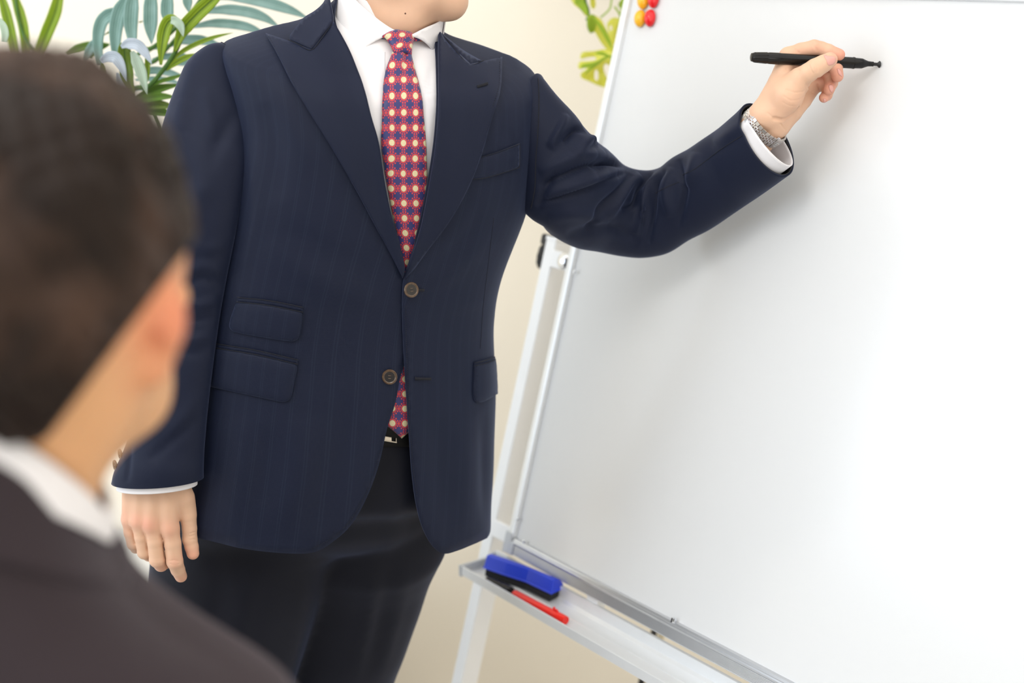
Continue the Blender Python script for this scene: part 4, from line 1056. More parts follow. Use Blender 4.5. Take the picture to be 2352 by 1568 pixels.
for L, off in ((L1, 0), (L2, .0)):
    c = Vector(L.G[-1].mean(0)); fx = Vector((.35, -.94, 0)).normalized(); sx = Vector((fx.y, -fx.x, 0)); V = []; Fc = []; n = 20
    prof = [(-.075, .030, .055), (-.06, .036, .06), (-.02, .040, .065), (.04, .042, .05), (.10, .046, .036), (.15, .040, .028), (.185, .022, .018)]
    for d, w_, h_ in prof:
        for k in range(n):
            th = 2 * math.pi * k / n; z = max(0.002, h_ / 2 + math.sin(th) * h_ / 2); V.append(Vector((c.x, c.y, 0)) + fx * d + sx * math.cos(th) * w_ + Vector((0, 0, z)))
    for i in range(len(prof) - 1):
        for k in range(n): Fc.append([i * n + k, i * n + (k + 1) % n, (i + 1) * n + (k + 1) % n, (i + 1) * n + k])
    Fc += [list(range(n)), [(len(prof) - 1) * n + k for k in range(n)]]
    fixn(mk('shoe', V, Fc, M['leather'], man, subd=1))
# ------------------------------------------------------------ body: head, neck, core and both hands
def lp(P): return (float(P[0]), float(P[1]), float(P[2]))
def field_around(pts, pad, h):
    A = np.array([lp(p) for p in pts]); return Field(A.min(0) - pad, A.max(0) + pad, h)
# --- raised hand
Y1 = 1.812
def Z1(zx, zy, dy=0.0): return at(1660 + zx / 4.355, 60 + zy / 4.355, Y1 + dy)
mm = .001
f1 = field_around([Z1(-60, 1450, 0), Z1(380, 760), Z1(1240, 130), Z1(1240, 780, .05), Z1(900, 500, -.03), Z1(100, 1200, .05)], .022, .00085)
K = lambda p, r: (lp(p), r * mm)
pal = [f1.chain([K(Z1(130, 1190, .036), 17), K(Z1(398, 890, .006), 16.5)]), f1.chain([K(Z1(255, 1320, .034), 16), K(Z1(512, 1018, .010), 15.5)]),
       f1.chain([K(Z1(398, 890, .008), 16), K(Z1(560, 560, .012), 13), K(Z1(655, 305, .020), 11)]), f1.chain([K(Z1(470, 920, .012), 14.5), K(Z1(735, 350, .029), 11)]),
       f1.chain([K(Z1(520, 960, .018), 13), K(Z1(800, 460, .040), 10.5)]), f1.chain([K(Z1(560, 1000, .018), 13), K(Z1(865, 590, .042), 10)]),
       f1.chain([K(Z1(556, 975, .012), 14), K(Z1(690, 850, .018), 13.5), K(Z1(800, 735, .030), 11.5), K(Z1(880, 640, .038), 10)])]
palm = pal[0]
for q in pal[1:]: palm = smin(palm, q, .008)
then = f1.chain([K(Z1(510, 890, .002), 16), K(Z1(640, 700, -.004), 20), K(Z1(735, 590, -.006), 16)], .006)
palm = smin(palm, then, .010)
thumb = f1.chain([K(Z1(700, 610, -.006), 15), K(Z1(770, 520, -.010), 13), K(Z1(850, 470, -.0165), 11.6), K(Z1(925, 423, -.0195), 11.8), K(Z1(1000, 380, -.0195), 10.6), K(Z1(1072, 337, -.0185), 9.4)], .003)
palm = smin(palm, thumb, .006)
fing = [f1.chain([K(Z1(655, 300, .021), 11), K(Z1(780, 245, .021), 9.6), K(Z1(915, 217, .020), 10.0), K(Z1(985, 225, .019), 8.8), K(Z1(1055, 250, .017), 8.8), K(Z1(1165, 286, .0135), 7.4)]),
        f1.chain([K(Z1(735, 350, .031), 10.8), K(Z1(880, 330, .032), 9.4), K(Z1(1010, 330, .032), 9.8), K(Z1(1085, 365, .026), 8.6), K(Z1(1130, 415, .018), 8.6), K(Z1(1148, 500, .004), 7.6)]),
        f1.chain([K(Z1(800, 460, .034), 10.4), K(Z1(920, 440, .037), 9), K(Z1(1040, 450, .036), 9.4), K(Z1(1078, 510, .028), 8.2), K(Z1(1086, 570, .020), 8.2), K(Z1(1062, 634, .006), 7.2)]),
        f1.chain([K(Z1(872, 575, .034), 9.6), K(Z1(960, 580, .036), 8.2), K(Z1(1040, 600, .035), 8.2), K(Z1(1052, 650, .027), 7.2), K(Z1(1040, 690, .020), 7), K(Z1(1012, 716, .010), 6.3)])]
D = palm
for q in fing: D = np.minimum(D, smin(palm, q, .005))
def groove(f, pts, w_, amp):
    d = f.line([lp(p) for p in pts]); return amp * np.exp(-(d / w_) ** 2)
def ongr(D, f, pxs, Yb, w_, amp):   # crease on the camera-facing skin: march along rays to find depth
    P = []
    for (x, y) in pxs:
        r = raydir(x, y); best = None
        for t in np.arange(Yb - .07, Yb + .09, .0006):
            p = CAMP + r * (t / r.y); idx = np.round((np.array(p) - f.lo) / f.h).astype(int)
            if (idx < 0).any() or (idx >= f.n).any(): continue
            if D[idx[0], idx[1], idx[2]] < 0: best = p; break
        if best is not None: P.append(best)
    return groove(f, P, w_, amp) if len(P) > 1 else 0
z2 = lambda L: [(1660 + a / 4.355, 60 + b / 4.355) for a, b in L]
D0 = D.copy()
for L, w_, am in (([(870, 395), (885, 440), (905, 470)], .0009, .0008), ([(925, 370), (945, 410), (950, 450)], .0009, .0008), ([(895, 380), (915, 425), (925, 460)], .0008, .0006),
                  ([(640, 640), (720, 665), (800, 655), (845, 620)], .0011, .0007), ([(610, 700), (680, 745), (760, 735), (810, 700)], .0011, .0006), ([(600, 760), (680, 800), (760, 790)], .001, .0005),
                  ([(520, 920), (600, 935), (700, 880), (770, 800), (830, 690), (848, 590)], .0022, .0030), ([(850, 600), (900, 660), (945, 735)], .0012, .0022), ([(955, 520), (950, 590), (975, 650)], .0012, .0020), ([(575, 975), (600, 1010), (630, 1040)], .001, .0009), ([(900, 170), (915, 200), (940, 240)], .0014, .001), ([(730, 235), (760, 265)], .0012, .0009),
                  ([(450, 870), (520, 930), (560, 940)], .0012, .0006), ([(640, 430), (700, 445), (770, 440)], .001, .0006)):
    D = D + ongr(D0, f1, z2(L), Y1, w_, am)
V1, F1 = f1.surface(D, 1)
def redness(V, tips):
    r = np.zeros(len(V))
    for p, rad, a in tips: r = np.maximum(r, a * np.exp(-(np.linalg.norm(V - np.array(lp(p)), axis=1) / rad) ** 2))
    return r
R1 = redness(V1, [(Z1(1190, 285, .013), .016, .75), (Z1(1150, 500, .004), .014, .85), (Z1(1065, 620, .006), .013, .85), (Z1(1010, 720, .012), .012, .85), (Z1(1100, 330, -.02), .010, .35), (Z1(930, 200, .02), .014, .4), (Z1(1020, 500, .03), .018, .5), (Z1(760, 250, .02), .012, .35), (Z1(700, 760, -.01), .02, .12)])
# --- hanging hand
Y2 = 1.686
def Z2(zx, zy, dy=0.0): return at(220 + zx / 5.227, 1060 + zy / 5.227, Y2 + dy)
f2 = field_around([Z2(250, -250, .06), Z2(300, 1000), Z2(1280, 1000), Z2(1100, 1480), Z2(800, 1300, .05), Z2(800, 700, -.025)], .016, .00085)
pal = [f2.chain([K(Z2(520, -280, .036), 15), K(Z2(560, 150, .012), 16)]), f2.chain([K(Z2(860, -280, .036), 15), K(Z2(900, 150, .012), 16)]),
       f2.chain([K(Z2(455, 260, .010), 14.5), K(Z2(412, 690, .006), 10.5)]), f2.chain([K(Z2(570, 240, .006), 15), K(Z2(525, 715, -.0005), 11)]),
       f2.chain([K(Z2(710, 230, .004), 15.5), K(Z2(672, 760, -.003), 11.6)]), f2.chain([K(Z2(850, 240, .004), 15), K(Z2(890, 800, -.001), 11.4)]),
       f2.chain([K(Z2(985, 270, .008), 15), K(Z2(1060, 430, .010), 13), K(Z2(1090, 560, .014), 11)])]
palm = pal[0]
for q in pal[1:]: palm = smin(palm, q, .007)
fl = f2.chain([K(Z2(640, 420, .02), 18), K(Z2(720, 700, .02), 17), K(Z2(600, 640, .02), 16)], .006); palm = smin(palm, fl, .008)
palm = smin(palm, f2.cone(lp(Z2(1000, 430, .02)), lp(Z2(930, 640, .020)), .014, .011), .007)
fing = [f2.chain([K(Z2(410, 690, .007), 10.2), K(Z2(418, 850, .006), 8.4), K(Z2(452, 985, .006), 8.2), K(Z2(482, 1030, .020), 7.4), K(Z2(520, 1010, .034), 6.6)]),
        f2.chain([K(Z2(525, 720, .0), 10.8), K(Z2(550, 900, .0), 9), K(Z2(585, 1085, .002), 9), K(Z2(640, 1120, .018), 8), K(Z2(680, 1080, .034), 7.2)]),
        f2.chain([K(Z2(675, 765, -.002), 11.2), K(Z2(712, 960, -.004), 10), K(Z2(738, 1175, -.004), 10), K(Z2(785, 1235, .008), 8.8), K(Z2(830, 1215, .024), 7.8), K(Z2(840, 1130, .036), 7.2)]),
        f2.chain([K(Z2(890, 805, -.001), 11.4), K(Z2(922, 980, -.002), 10.6), K(Z2(948, 1195, -.003), 10.4), K(Z2(985, 1295, .006), 8.9), K(Z2(1022, 1375, .015), 7.9)]),
        f2.chain([K(Z2(1075, 500, .012), 11.5), K(Z2(1108, 640, .012), 10.6), K(Z2(1124, 800, .012), 9.4), K(Z2(1128, 930, .011), 9.4), K(Z2(1150, 1020, .010), 8.6), K(Z2(1166, 1100, .009), 8.0)])]
D = palm
for q in fing: D = np.minimum(D, smin(palm, q, .0045))
D0 = D.copy(); z5 = lambda L: [(220 + a / 5.227, 1060 + b / 5.227) for a, b in L]
for L, w_, am in (([(1130, 860), (1160, 850), (1190, 840)], .0008, .0007), ([(1120, 900), (1155, 890), (1190, 880)], .0008, .0007), ([(1130, 940), (1170, 930), (1195, 935)], .0008, .0006),
                  ([(890, 1190), (940, 1180), (1000, 1195)], .0009, .0006), ([(890, 1225), (940, 1235), (1000, 1225)], .0009, .0006), ([(690, 1225), (750, 1232), (810, 1220)], .0008, .0005),
                  ([(600, 870), (612, 950), (620, 1050)], .0013, .0012), ([(425, 790), (450, 880), (470, 980)], .0013, .0012), ([(818, 920), (815, 1000), (830, 1150)], .0013, .0012)):
    D = D + ongr(D0, f2, z5(L), Y2, w_, am)
# knuckle bumps
for (x, y, dy, a) in ((400, 690, -.004, .0012), (500, 715, -.011, .0014), (640, 745, -.014, .0018), (880, 790, -.012, .0012)):
    D = D - a * np.exp(-(f2.ell(lp(Z2(x, y, dy)), (.008, .008, .008)).clip(-.008, .03) + .008) ** 2 / .008 ** 2)
V2, F2 = f2.surface(D, 1)
R2 = redness(V2, [(Z2(490, 710, -.01), .012, .45), (Z2(620, 750, -.012), .013, .55), (Z2(880, 800, -.01), .014, .35), (Z2(1170, 1120, .005), .012, .5), (Z2(1100, 1100, .005), .012, .45), (Z2(1030, 1400, .01), .011, .35), (Z2(330, 700, .0), .02, .35), (Z2(760, 1270, 0), .015, .3), (Z2(940, 1210, -.012), .009, .3)])
# --- head, neck, core, arms (arms run inside the sleeves)
c_neck = at(912, 20, 1.885)
f3 = Field((-.46, 1.60, .62), (.40, 2.05, 1.82), .0042)
def q3(px, py, y): return lp(at(px, py, y))
hc = at(905, -250, 1.885)
skull = f3.ell(lp(hc), (.098, .078, .105)); face = f3.ell((hc.x + .035, hc.y - .008, hc.z - .06), (.058, .058, .085))
HD = smin(skull, face, .03)
HD = smin(HD, f3.chain([(q3(890, -60, 1.845), .030), (q3(980, -14, 1.85), .024), (q3(1032, 5, 1.868), .0185)], .01), .02)
HD = smin(HD, f3.chain([(q3(905, -60, 1.925), .030), (q3(985, -14, 1.90), .024), (q3(1032, 5, 1.872), .0185)], .01), .02)
HD = smin(HD, f3.cone(q3(960, -20, 1.88), q3(1020, -10, 1.87), .034, .022), .02)
HD = smin(HD, f3.cone(q3(1062, -150, 1.865), q3(1086, -118, 1.862), .009, .013), .010)        # nose
HD = smin(HD, f3.cone(q3(1052, -52, 1.862), q3(1050, -60, 1.875), .011, .011), .010)            # lips
HD = smin(HD, f3.cone(q3(1040, -190, 1.835), q3(1045, -190, 1.89), .012, .012), .012)          # brow
for sy in (-1, 1): HD = smin(HD, f3.ell((hc.x - .008, hc.y + sy * .078, hc.z - .045), (.018, .008, .032)), .006)
HD = smin(HD, f3.chain([(q3(895, -90, 1.89), .053), (q3(897, 40, 1.882), .0525), (q3(905, 130, 1.885), .048)], .01), .022)
HD = smin(HD, f3.cone(q3(945, 40, 1.845), q3(955, 0, 1.855), .012, .016), .02)                  # throat
core = smin(f3.chain([(q3(640, 190, 1.86), .030), (q3(912, 150, 1.885), .040), (q3(1130, 230, 1.88), .030)], .01), f3.ell(q3(850, 480, 1.86), (.115, .055, .24)), .03)
core = smin(core, f3.ell(q3(800, 1000, 1.86), (.12, .06, .18)), .03)
core = smin(core, f3.chain([(q3(520, 200, 1.80), .024), (q3(455, 640, 1.728), .022), (q3(375, 1010, 1.705), .018)], .005), .01)
core = smin(core, f3.chain([(q3(1180, 290, 1.88), .026), (q3(1475, 500, 1.962), .018), (q3(1715, 365, 1.868), .021)], .005), .01)
HD = smin(HD, core, .02)
V3, F3 = f3.surface(HD, 2); R3 = redness(V3, [(q3(1030, -55, 1.86), .02, .6)])
V, Fc = joinm((list(V3), F3), (list(V1), F1), (list(V2), F2))
body = mk('body', V, Fc, M['skin'], man, attr={'red': np.r_[R3, R1, R2]})
BV = BVHTree.FromPolygons([Vector(p) for p in V], [tuple(f) for f in Fc])
def hitb(px, py):
    loc, nr_, i, d = BV.ray_cast(CAMP, raydir(px, py).normalized())
    return (loc, nr_ if nr_.dot(raydir(px, py)) < 0 else -nr_) if loc is not None else (None, None)
def nail(name, outline, off=.0004):
    P = poly(outline, step=1.0); v, f = cdt(P, 1.2); ed = edge_dist(P, v); W_ = []
    for p, e in zip(v, ed):
        loc, nn = hitb(*p)
        if loc is None: return
        W_.append(loc + nn * (off + .0004 * (1 - math.exp(-e / 1.2))))
    A = np.array([tuple(q) for q in W_]); mk(name, A, orient(A, f), M['nail'], body, solid=.0006, soff=-1)
n1 = lambda L: [(1660 + a / 4.355, 60 + b / 4.355) for a, b in L]
nail('fingernail', n1([(1038, 345), (1012, 300), (1022, 288), (1060, 300), (1100, 300), (1128, 322), (1122, 360), (1098, 385), (1060, 392), (1046, 375), (1038, 345)]))
nail('fingernail', n1([(1142, 430), (1160, 425), (1182, 450), (1196, 500), (1180, 498), (1158, 478), (1142, 430)]))
nail('fingernail', n1([(1058, 598), (1080, 585), (1102, 600), (1104, 640), (1088, 662), (1070, 640), (1058, 598)]))
nail('fingernail', n1([(1006, 728), (1025, 722), (1034, 745), (1022, 762), (1006, 760), (1006, 728)]))
n2 = lambda L: [(220 + a / 5.227, 1060 + b / 5.227) for a, b in L]
nail('fingernail', n2([(1160, 1060), (1180, 1040), (1202, 1060), (1218, 1110), (1218, 1150), (1200, 1165), (1178, 1150), (1160, 1100), (1160, 1060)]))
nail('fingernail', n2([(985, 1415), (1030, 1425), (1068, 1410), (1078, 1420), (1060, 1440), (1020, 1448), (990, 1438), (985, 1415)]))
loc, nn = hitb(931, 31)
if loc: lathe('mole', loc - nn * .0008, nn, [(0, .0013), (.0010, .0011), (.0013, 0)], simple('mole_brown', (.12, .05, .03), .6), body, n=12)
def face_parts(bv, c, d, ze, parent):
    d = Vector((d.x, d.y, 0)).normalized(); s_ = Vector((-d.y, d.x, 0)); wh = simple('eye_white', (.75, .73, .70), .3); ir = simple('iris', (.03, .015, .01), .2)
    def onface(side, z):
        o = Vector((c.x, c.y, z)) + s_ * side + d * .3; r = bv.ray_cast(o, -d); return r[0]
    for q in (-1, 1):
        p = onface(q * .030, ze)
        if p is None: continue
        n_ = 20
        e = lathe('eye', p - d * .004, d, [(0, .012), (.003, .0115), (.005, .008), (.0062, .004), (.0064, 0)], wh, parent, n=n_, side=(0, 0, 1))
        for v in e.data.vertices: v.co.z = p.z + (v.co.z - p.z) * .42
        lathe('iris', p + d * .0006, d, [(0, .0052), (.0016, .0046), (.0020, 0)], ir, e, n=n_, side=(0, 0, 1))
        P = [onface(q * (.018 + .030 * k / 5), ze + .020 + .004 * math.sin(k / 5 * 2.6)) for k in range(6)]
        if all(P): tube('eyebrow', [x_ + d * .0004 for x_ in P], [.0014, .0024, .0026, .0024, .0018, .001], M['hair'], parent, n=8)
    P = [onface(-.022 + .044 * k / 8, ze - .068 - .002 * math.cos((k / 8 - .5) * 3)) for k in range(9)]
    if all(P): tube('lips', P, [.001, .0028, .0036, .0040, .0036, .0040, .0036, .0028, .001], simple('lip_skin', (.55, .22, .18), .5), parent, n=10)
face_parts(BV, Vector((hc.x, hc.y - .006, hc.z)), Vector((1, 0, 0)), hc.z - .035, body)
# hair of the standing man (above the frame)
hr = f3.ell((hc.x - .012, hc.y, hc.z + .012), (.106, .088, .112)); cut = np.maximum((f3.X - hc.x) * .9 - (f3.Z - hc.z) * .55 - .045, -(f3.Z - hc.z + .055 - (f3.X - hc.x) * .3))
hr = np.maximum(hr, cut); V, Fc = f3.surface(hr, 1); hairm = mk('hair', V, Fc, M['hair'], man)

# ------------------------------------------------------------ wristwatch: a steel bracelet of links around the wrist
watch = thing('wristwatch', 'steel bracelet wristwatch on the raised wrist below the white cuff', 'wristwatch', Z1(450, 980, .01))
# ring through wrist: centre, two axes
wc = Z1(428, 972, .012); e1 = (Z1(262, 842, .012) - Z1(580, 1150, .012)); hw = e1.length / 2; e1.normalize()
tw = (Z1(560, 800, .0) - Z1(300, 1150, .03)).normalized(); tw = (tw - e1 * tw.dot(e1)).normalized(); e2 = e1.cross(tw).normalized()
if e2.y > 0: e2 = -e2
wc = (Z1(262, 842, .012) + Z1(580, 1150, .012)) / 2
RA, RB = hw * .98, .0212
steel = simple('brushed_steel', (.62, .60, .58), .28, .06, 300, metal=1); steel2 = simple('polished_steel', (.80, .80, .82), .12, .04, 300, metal=1)
NL = 30
def wl(th, r, a): return wc + e1 * math.cos(th) * (RA + r) + e2 * math.sin(th) * (RB + r) + tw * a
for k in range(NL):
    t0 = 2 * math.pi * k / NL; dt = 2 * math.pi / NL
    if abs(((t0 + dt / 2 + math.pi) % (2 * math.pi)) - math.pi / 2) < .5: continue   # watch head on the far side
    for (a0, a1, sh, wd, mt) in ((-.0080, -.0032, 0, .86, steel), (-.0029, -.0011, .5, .8, steel2), (-.0008, .0008, 0, .8, steel2), (.0011, .0029, .5, .8, steel2), (.0032, .0080, 0, .86, steel)):
        s0 = t0 + sh * dt; s1 = s0 + dt * wd
        V = [wl(s, r, a) for s in (s0, s1) for a in (a0, a1) for r in (0, .0026)]
        fixn(mk('link', V, [[0, 1, 3, 2], [4, 6, 7, 5], [0, 4, 5, 1], [2, 3, 7, 6], [0, 2, 6, 4], [1, 5, 7, 3]], mt, watch, smooth=False, bevel=.0003))
hcw = wl(-math.pi / 2, .001, 0); hn = (hcw - wc).normalized()
lathe('case', hcw, hn, [(0, .016), (.002, .0185), (.006, .0185), (.008, .017), (.0085, .015)], steel, watch, n=40); lathe('dial', hcw + hn * .0084, hn, [(0, .0150), (.0004, .0150), (.0004, 0)], M['white_paint'], watch, n=40)
cl = Z1(470, 1080, 0); fc = lambda x, y, z: wl(math.atan2(.80, -.62) , .0026, 0) + e1 * x + tw * y + e2 * z
def arcbox(name, th0, th1, a0, a1, r0, r1, mat):
    V = [wl(s, r, a) for s in (th0, th1) for a in (a0, a1) for r in (r0, r1)]; fixn(mk(name, V, [[0, 1, 3, 2], [4, 6, 7, 5], [0, 4, 5, 1], [2, 3, 7, 6], [0, 2, 6, 4], [1, 5, 7, 3]], mat, watch, smooth=False, bevel=.0004))
THC = math.pi * .73
arcbox('clasp', THC, THC + .34, -.0082, .0082, .0022, .0034, steel); arcbox('clasp_catch', THC - .06, THC + .06, .0082, .0112, .0015, .0032, steel2)
for q in (-.003, 0, .003): arcbox('clasp_engraving', THC + .08, THC + .22, q - .0006, q + .0006, .0034, .0038, M['grey_plastic'])

# ------------------------------------------------------------ marker in the hand
ma = Z1(282, 310, .0); mb = at(2020, 147.5, 1.84); mb = BF(*bp(2020.5, 148, .0003), .0003)
# straighten: the tip end is fixed on the board
md = (mb - ma).normalized(); ML = (mb - ma).length; r = .0072
mk_ = thing('marker_pen', 'black double-ended marker held in the raised hand, tip on the board', 'marker', ma)
k = ML / 297.0     # metres per photo pixel along the pen
def X_(z): return (z - 282) / 4.355 * k
lathe('rear_cap', ma, md, [(0, r * .55), (.0006, r * .72), (X_(300) - .0002, r * .74), (X_(302), r * .80), (X_(330), r * .84), (X_(445), r * .96), (X_(455), r * .99), (X_(468), r * 1.02), (X_(540), r * 1.04), (X_(545), r * 1.04)], M['black_plastic'], mk_, n=36)
sd = Vector((0, -1, 0)); sd = (sd - md * sd.dot(md)).normalized(); w2 = md.cross(sd)
for i in range(12):
    a = 2 * math.pi * i / 12; dr = sd * math.cos(a) + w2 * math.sin(a)
    tube('cap_rib', [ma + md * X_(312) + dr * r * .80, ma + md * X_(440) + dr * r * .93], .0006, M['black_plastic'], mk_, n=6)
lathe('barrel', ma + md * X_(545), md, [(0, r * .985), (.0004, r * .985), (.0008, r * 1.03), (X_(568) - X_(545), r * 1.03), (X_(570) - X_(545), r), (X_(1300) - X_(545), r), (X_(1302) - X_(545), r * 1.04), (X_(1316) - X_(545), r * 1.04), (X_(1318) - X_(545), r * .94)], M['black_plastic'], mk_, n=40)
lathe('nose', ma + md * X_(1317), md, [(0, r * .94), (X_(1390) - X_(1317), r * .90), (X_(1400) - X_(1317), r * .86), (X_(1425) - X_(1317), r * .68), (X_(1455) - X_(1317), r * .48), (X_(1490) - X_(1317), r * .43), (X_(1508) - X_(1317), r * .43), (X_(1510) - X_(1317), r * .34)], M['black_plastic'], mk_, n=36)
lathe('nib', ma + md * X_(1509), md, [(0, r * .30), (X_(1550) - X_(1509), r * .28), (X_(1562) - X_(1509), r * .45), (X_(1572) - X_(1509), r * .62), (X_(1576) - X_(1509), r * .55)], M['black_matt'], mk_, n=14, smooth=False)
# ------------------------------------------------------------ seated listener in the foreground, seen from behind
ls = thing('person', 'seated person in a dark jacket seen from behind, blurred, with short dark hair', 'person', (-.28, .80, .52))
g = Field((-.56, .52, .86), (.14, 1.05, 1.52), .0038)
def q4(px, py, y): return lp(at(px, py, y))
hc2 = at(85, 492, .80)
sk = g.ell(lp(hc2), (.079, .092, .092)); sk = smin(sk, g.ell(q4(120, 640, .81), (.068, .085, .085)), .03)
sk = smin(sk, g.chain([(q4(150, 880, .815), .044), (q4(235, 900, .86), .034), (q4(262, 930, .90), .024)], .015), .03)
sk = smin(sk, g.cone(q4(300, 800, .85), q4(315, 900, .88), .022, .020), .02)
FD2 = Vector((.55, .83, -.15)).normalized(); sk = smin(sk, g.cone(lp(hc2 + FD2 * .078 - Vector((0, 0, .030))), lp(hc2 + FD2 * .098 - Vector((0, 0, .052))), .008, .012), .012)
nk = g.chain([(q4(85, 780, .81), .052), (q4(25, 1060, .81), .049), (q4(10, 1300, .81), .046)], .02); sk = smin(sk, nk, .03)
ear = g.ell(q4(360, 765, .79), (.0135, .013, .034), Matrix.Rotation(.16, 3, 'Y')); ear = smin(ear, g.ell(q4(386, 725, .783), (.010, .014, .020)), .008)
ear = np.maximum(ear, -g.ell(q4(335, 800, .772), (.008, .010, .022))); sk = smin(sk, ear, .006)
cr_ = smin(g.chain([(q4(-260, 1480, .80), .05), (q4(0, 1440, .80), .06), (q4(300, 1750, .80), .035)], .03), g.ell(q4(-60, 1900, .80), (.13, .08, .22)), .05)
sk = smin(sk, cr_, .03)
V, Fc = g.surface(sk, 2); V = np.array(V); R4 = np.zeros(len(V)); R4 = redness(V, [(q4(392, 730, .78), .030, .8), (q4(365, 830, .79), .022, .5)])
lb = mk('body', V, Fc, M['skin_tan'], ls, attr={'red': R4})
face_parts(BVHTree.FromPolygons([Vector(p) for p in V], [tuple(f) for f in Fc]), hc2, FD2, hc2.z - .02, lb)
# short hair: a cap a little proud of the skull, cut along the hairline
hh = smin(g.ell(lp(hc2), (.0835, .097, .0965)), g.ell(q4(95, 640, .80), (.074, .090, .092)), .03); hh = smin(hh, g.ell(q4(60, 820, .785), (.062, .058, .06)), .02)
nz = .0022 * np.sin(g.X * 310 + 3 * np.sin(g.Z * 60)) * np.sin(g.Y * 270 + g.Z * 90) + .0018 * np.sin(g.X * 520 + g.Z * 210) + .0030 * np.sin(g.X * 70 + 1.3) * np.sin(g.Z * 85) * np.sin(g.Y * 60)
hh = hh + nz
# hairline plane defined by image points: keep the part up and left of the line ear top -> nape
pA, pB = at(372, 655, .74), at(150, 950, .74); nrm = (pB - pA).cross(raydir(230, 800)).normalized(); nrm = nrm if (at(90, 400, .8) - pA).dot(nrm) < 0 else -nrm
hh = np.maximum(hh, (g.X - pA.x) * nrm.x + (g.Y - pA.y) * nrm.y + (g.Z - pA.z) * nrm.z)
pC = at(0, 968, .78); hh = np.maximum(hh, -(g.Z - pC.z)); 
V, Fc = g.surface(hh, 1); mk('hair', V, Fc, M['hair'], ls)
# shirt collar
C2 = ringsurf([(-205, 1000, 234, 1180, .80, .060, 0, -.058, 2.0), (-220, 1020, 238, 1195, .80, .066, 0, -.057, 2), (-235, 1060, 242, 1222, .80, .072, 0, -.054, 2), (-245, 1095, 244, 1245, .80, .075, 0, -.05, 2)], nu=80, sub=8)
C2.obj('shirt_collar', M['shirt'], ls, solid=.003, soff=1)
jk = [(-235, 1075, 226, 1230, .80, .078, 0, -.062, 2.0), (-270, 1110, 250, 1295, .80, .086, 0, -.052, 2.0), (-400, 1195, 345, 1415, .80, .096, 0, -.03, 2.0), (-640, 1310, 475, 1505, .80, .105, 0, -.015, 2.1), (-860, 1430, 590, 1570, .80, .112, 0, 0, 2.2), (-960, 1560, 680, 1640, .80, .120, 0, 0, 2.3), (-990, 1720, 730, 1770, .80, .128, 0, 0, 2.4), (-980, 1950, 640, 1950, .80, .135, 0, 0, 2.4), (-900, 2500, 560, 2500, .80, .14, 0, 0, 2.4), (-880, 2900, 540, 2900, .80, .15, 0, 0, 2.4)]
J2 = ringsurf(jk, nu=120, sub=10); j2 = J2.obj('jacket', M['dark_suit'], ls, solid=.003, soff=-1)
CJ = ringsurf([(-232, 1065, 222, 1222, .80, .074, 0, -.063, 2), (-242, 1065, 230, 1228, .80, .080, 0, -.062, 2), (-262, 1098, 250, 1285, .80, .089, 0, -.054, 2), (-300, 1150, 285, 1350, .80, .097, 0, -.045, 2)], nu=80, sub=8); CJ.obj('jacket_collar', M['dark_suit'], j2, solid=.003, soff=0)
for sgx, xs in ((1, (590, 680, 690)), (-1, (-960, -1040, -1020))):
    ys = (1700, 2000, 2500)
    A = [at(xs[0], ys[0], .80), at(xs[1], ys[1], .80), at(xs[2], ys[2], .84), at(xs[2] - 60 * sgx, 2800, 1.0)]
    tube('sleeve', [Vector(p) for p in catmull([lp(a) for a in A], 8)], list(np.interp(np.linspace(0, 1, 25), [0, .1, .7, 1], [.045, .062, .050, .04])), M['dark_suit'], j2, n=28)
# lower body on a plain chair
for sx in (-.38, -.17):
    tube('trouser_leg', [Vector(p) for p in catmull([(sx, .80, .57), (sx, 1.0, .575), (sx, 1.22, .56), (sx, 1.27, .42), (sx, 1.26, .06)], 8)], .07, M['dark_suit'], ls, n=24)
    lathe('shoe', (sx, 1.22, .035), (0, 1, 0), [(0, .03), (.02, .042), (.14, .04), (.2, .03), (.215, .01)], M['leather'], ls, n=20, squash=.8)
ch = thing('chair', 'chair under the seated person in the foreground', 'chair', (-.28, .85, 0))
box('seat', W, -.52, -.04, .62, 1.10, .45, .50, M['black_matt'], ch, bevel=.01); box('backrest', W, -.50, -.06, .60, .63, .56, .86, M['black_matt'], ch, bevel=.01)
for x in (-.50, -.06):
    for y in (.64, 1.08): tube('leg', [W(x, y, 0), W(x, y, .46)], .012, M['chrome'], ch, n=14)
    tube('back_post', [W(x, .64, .45), W(x, .62, .84)], .010, M['chrome'], ch, n=12)

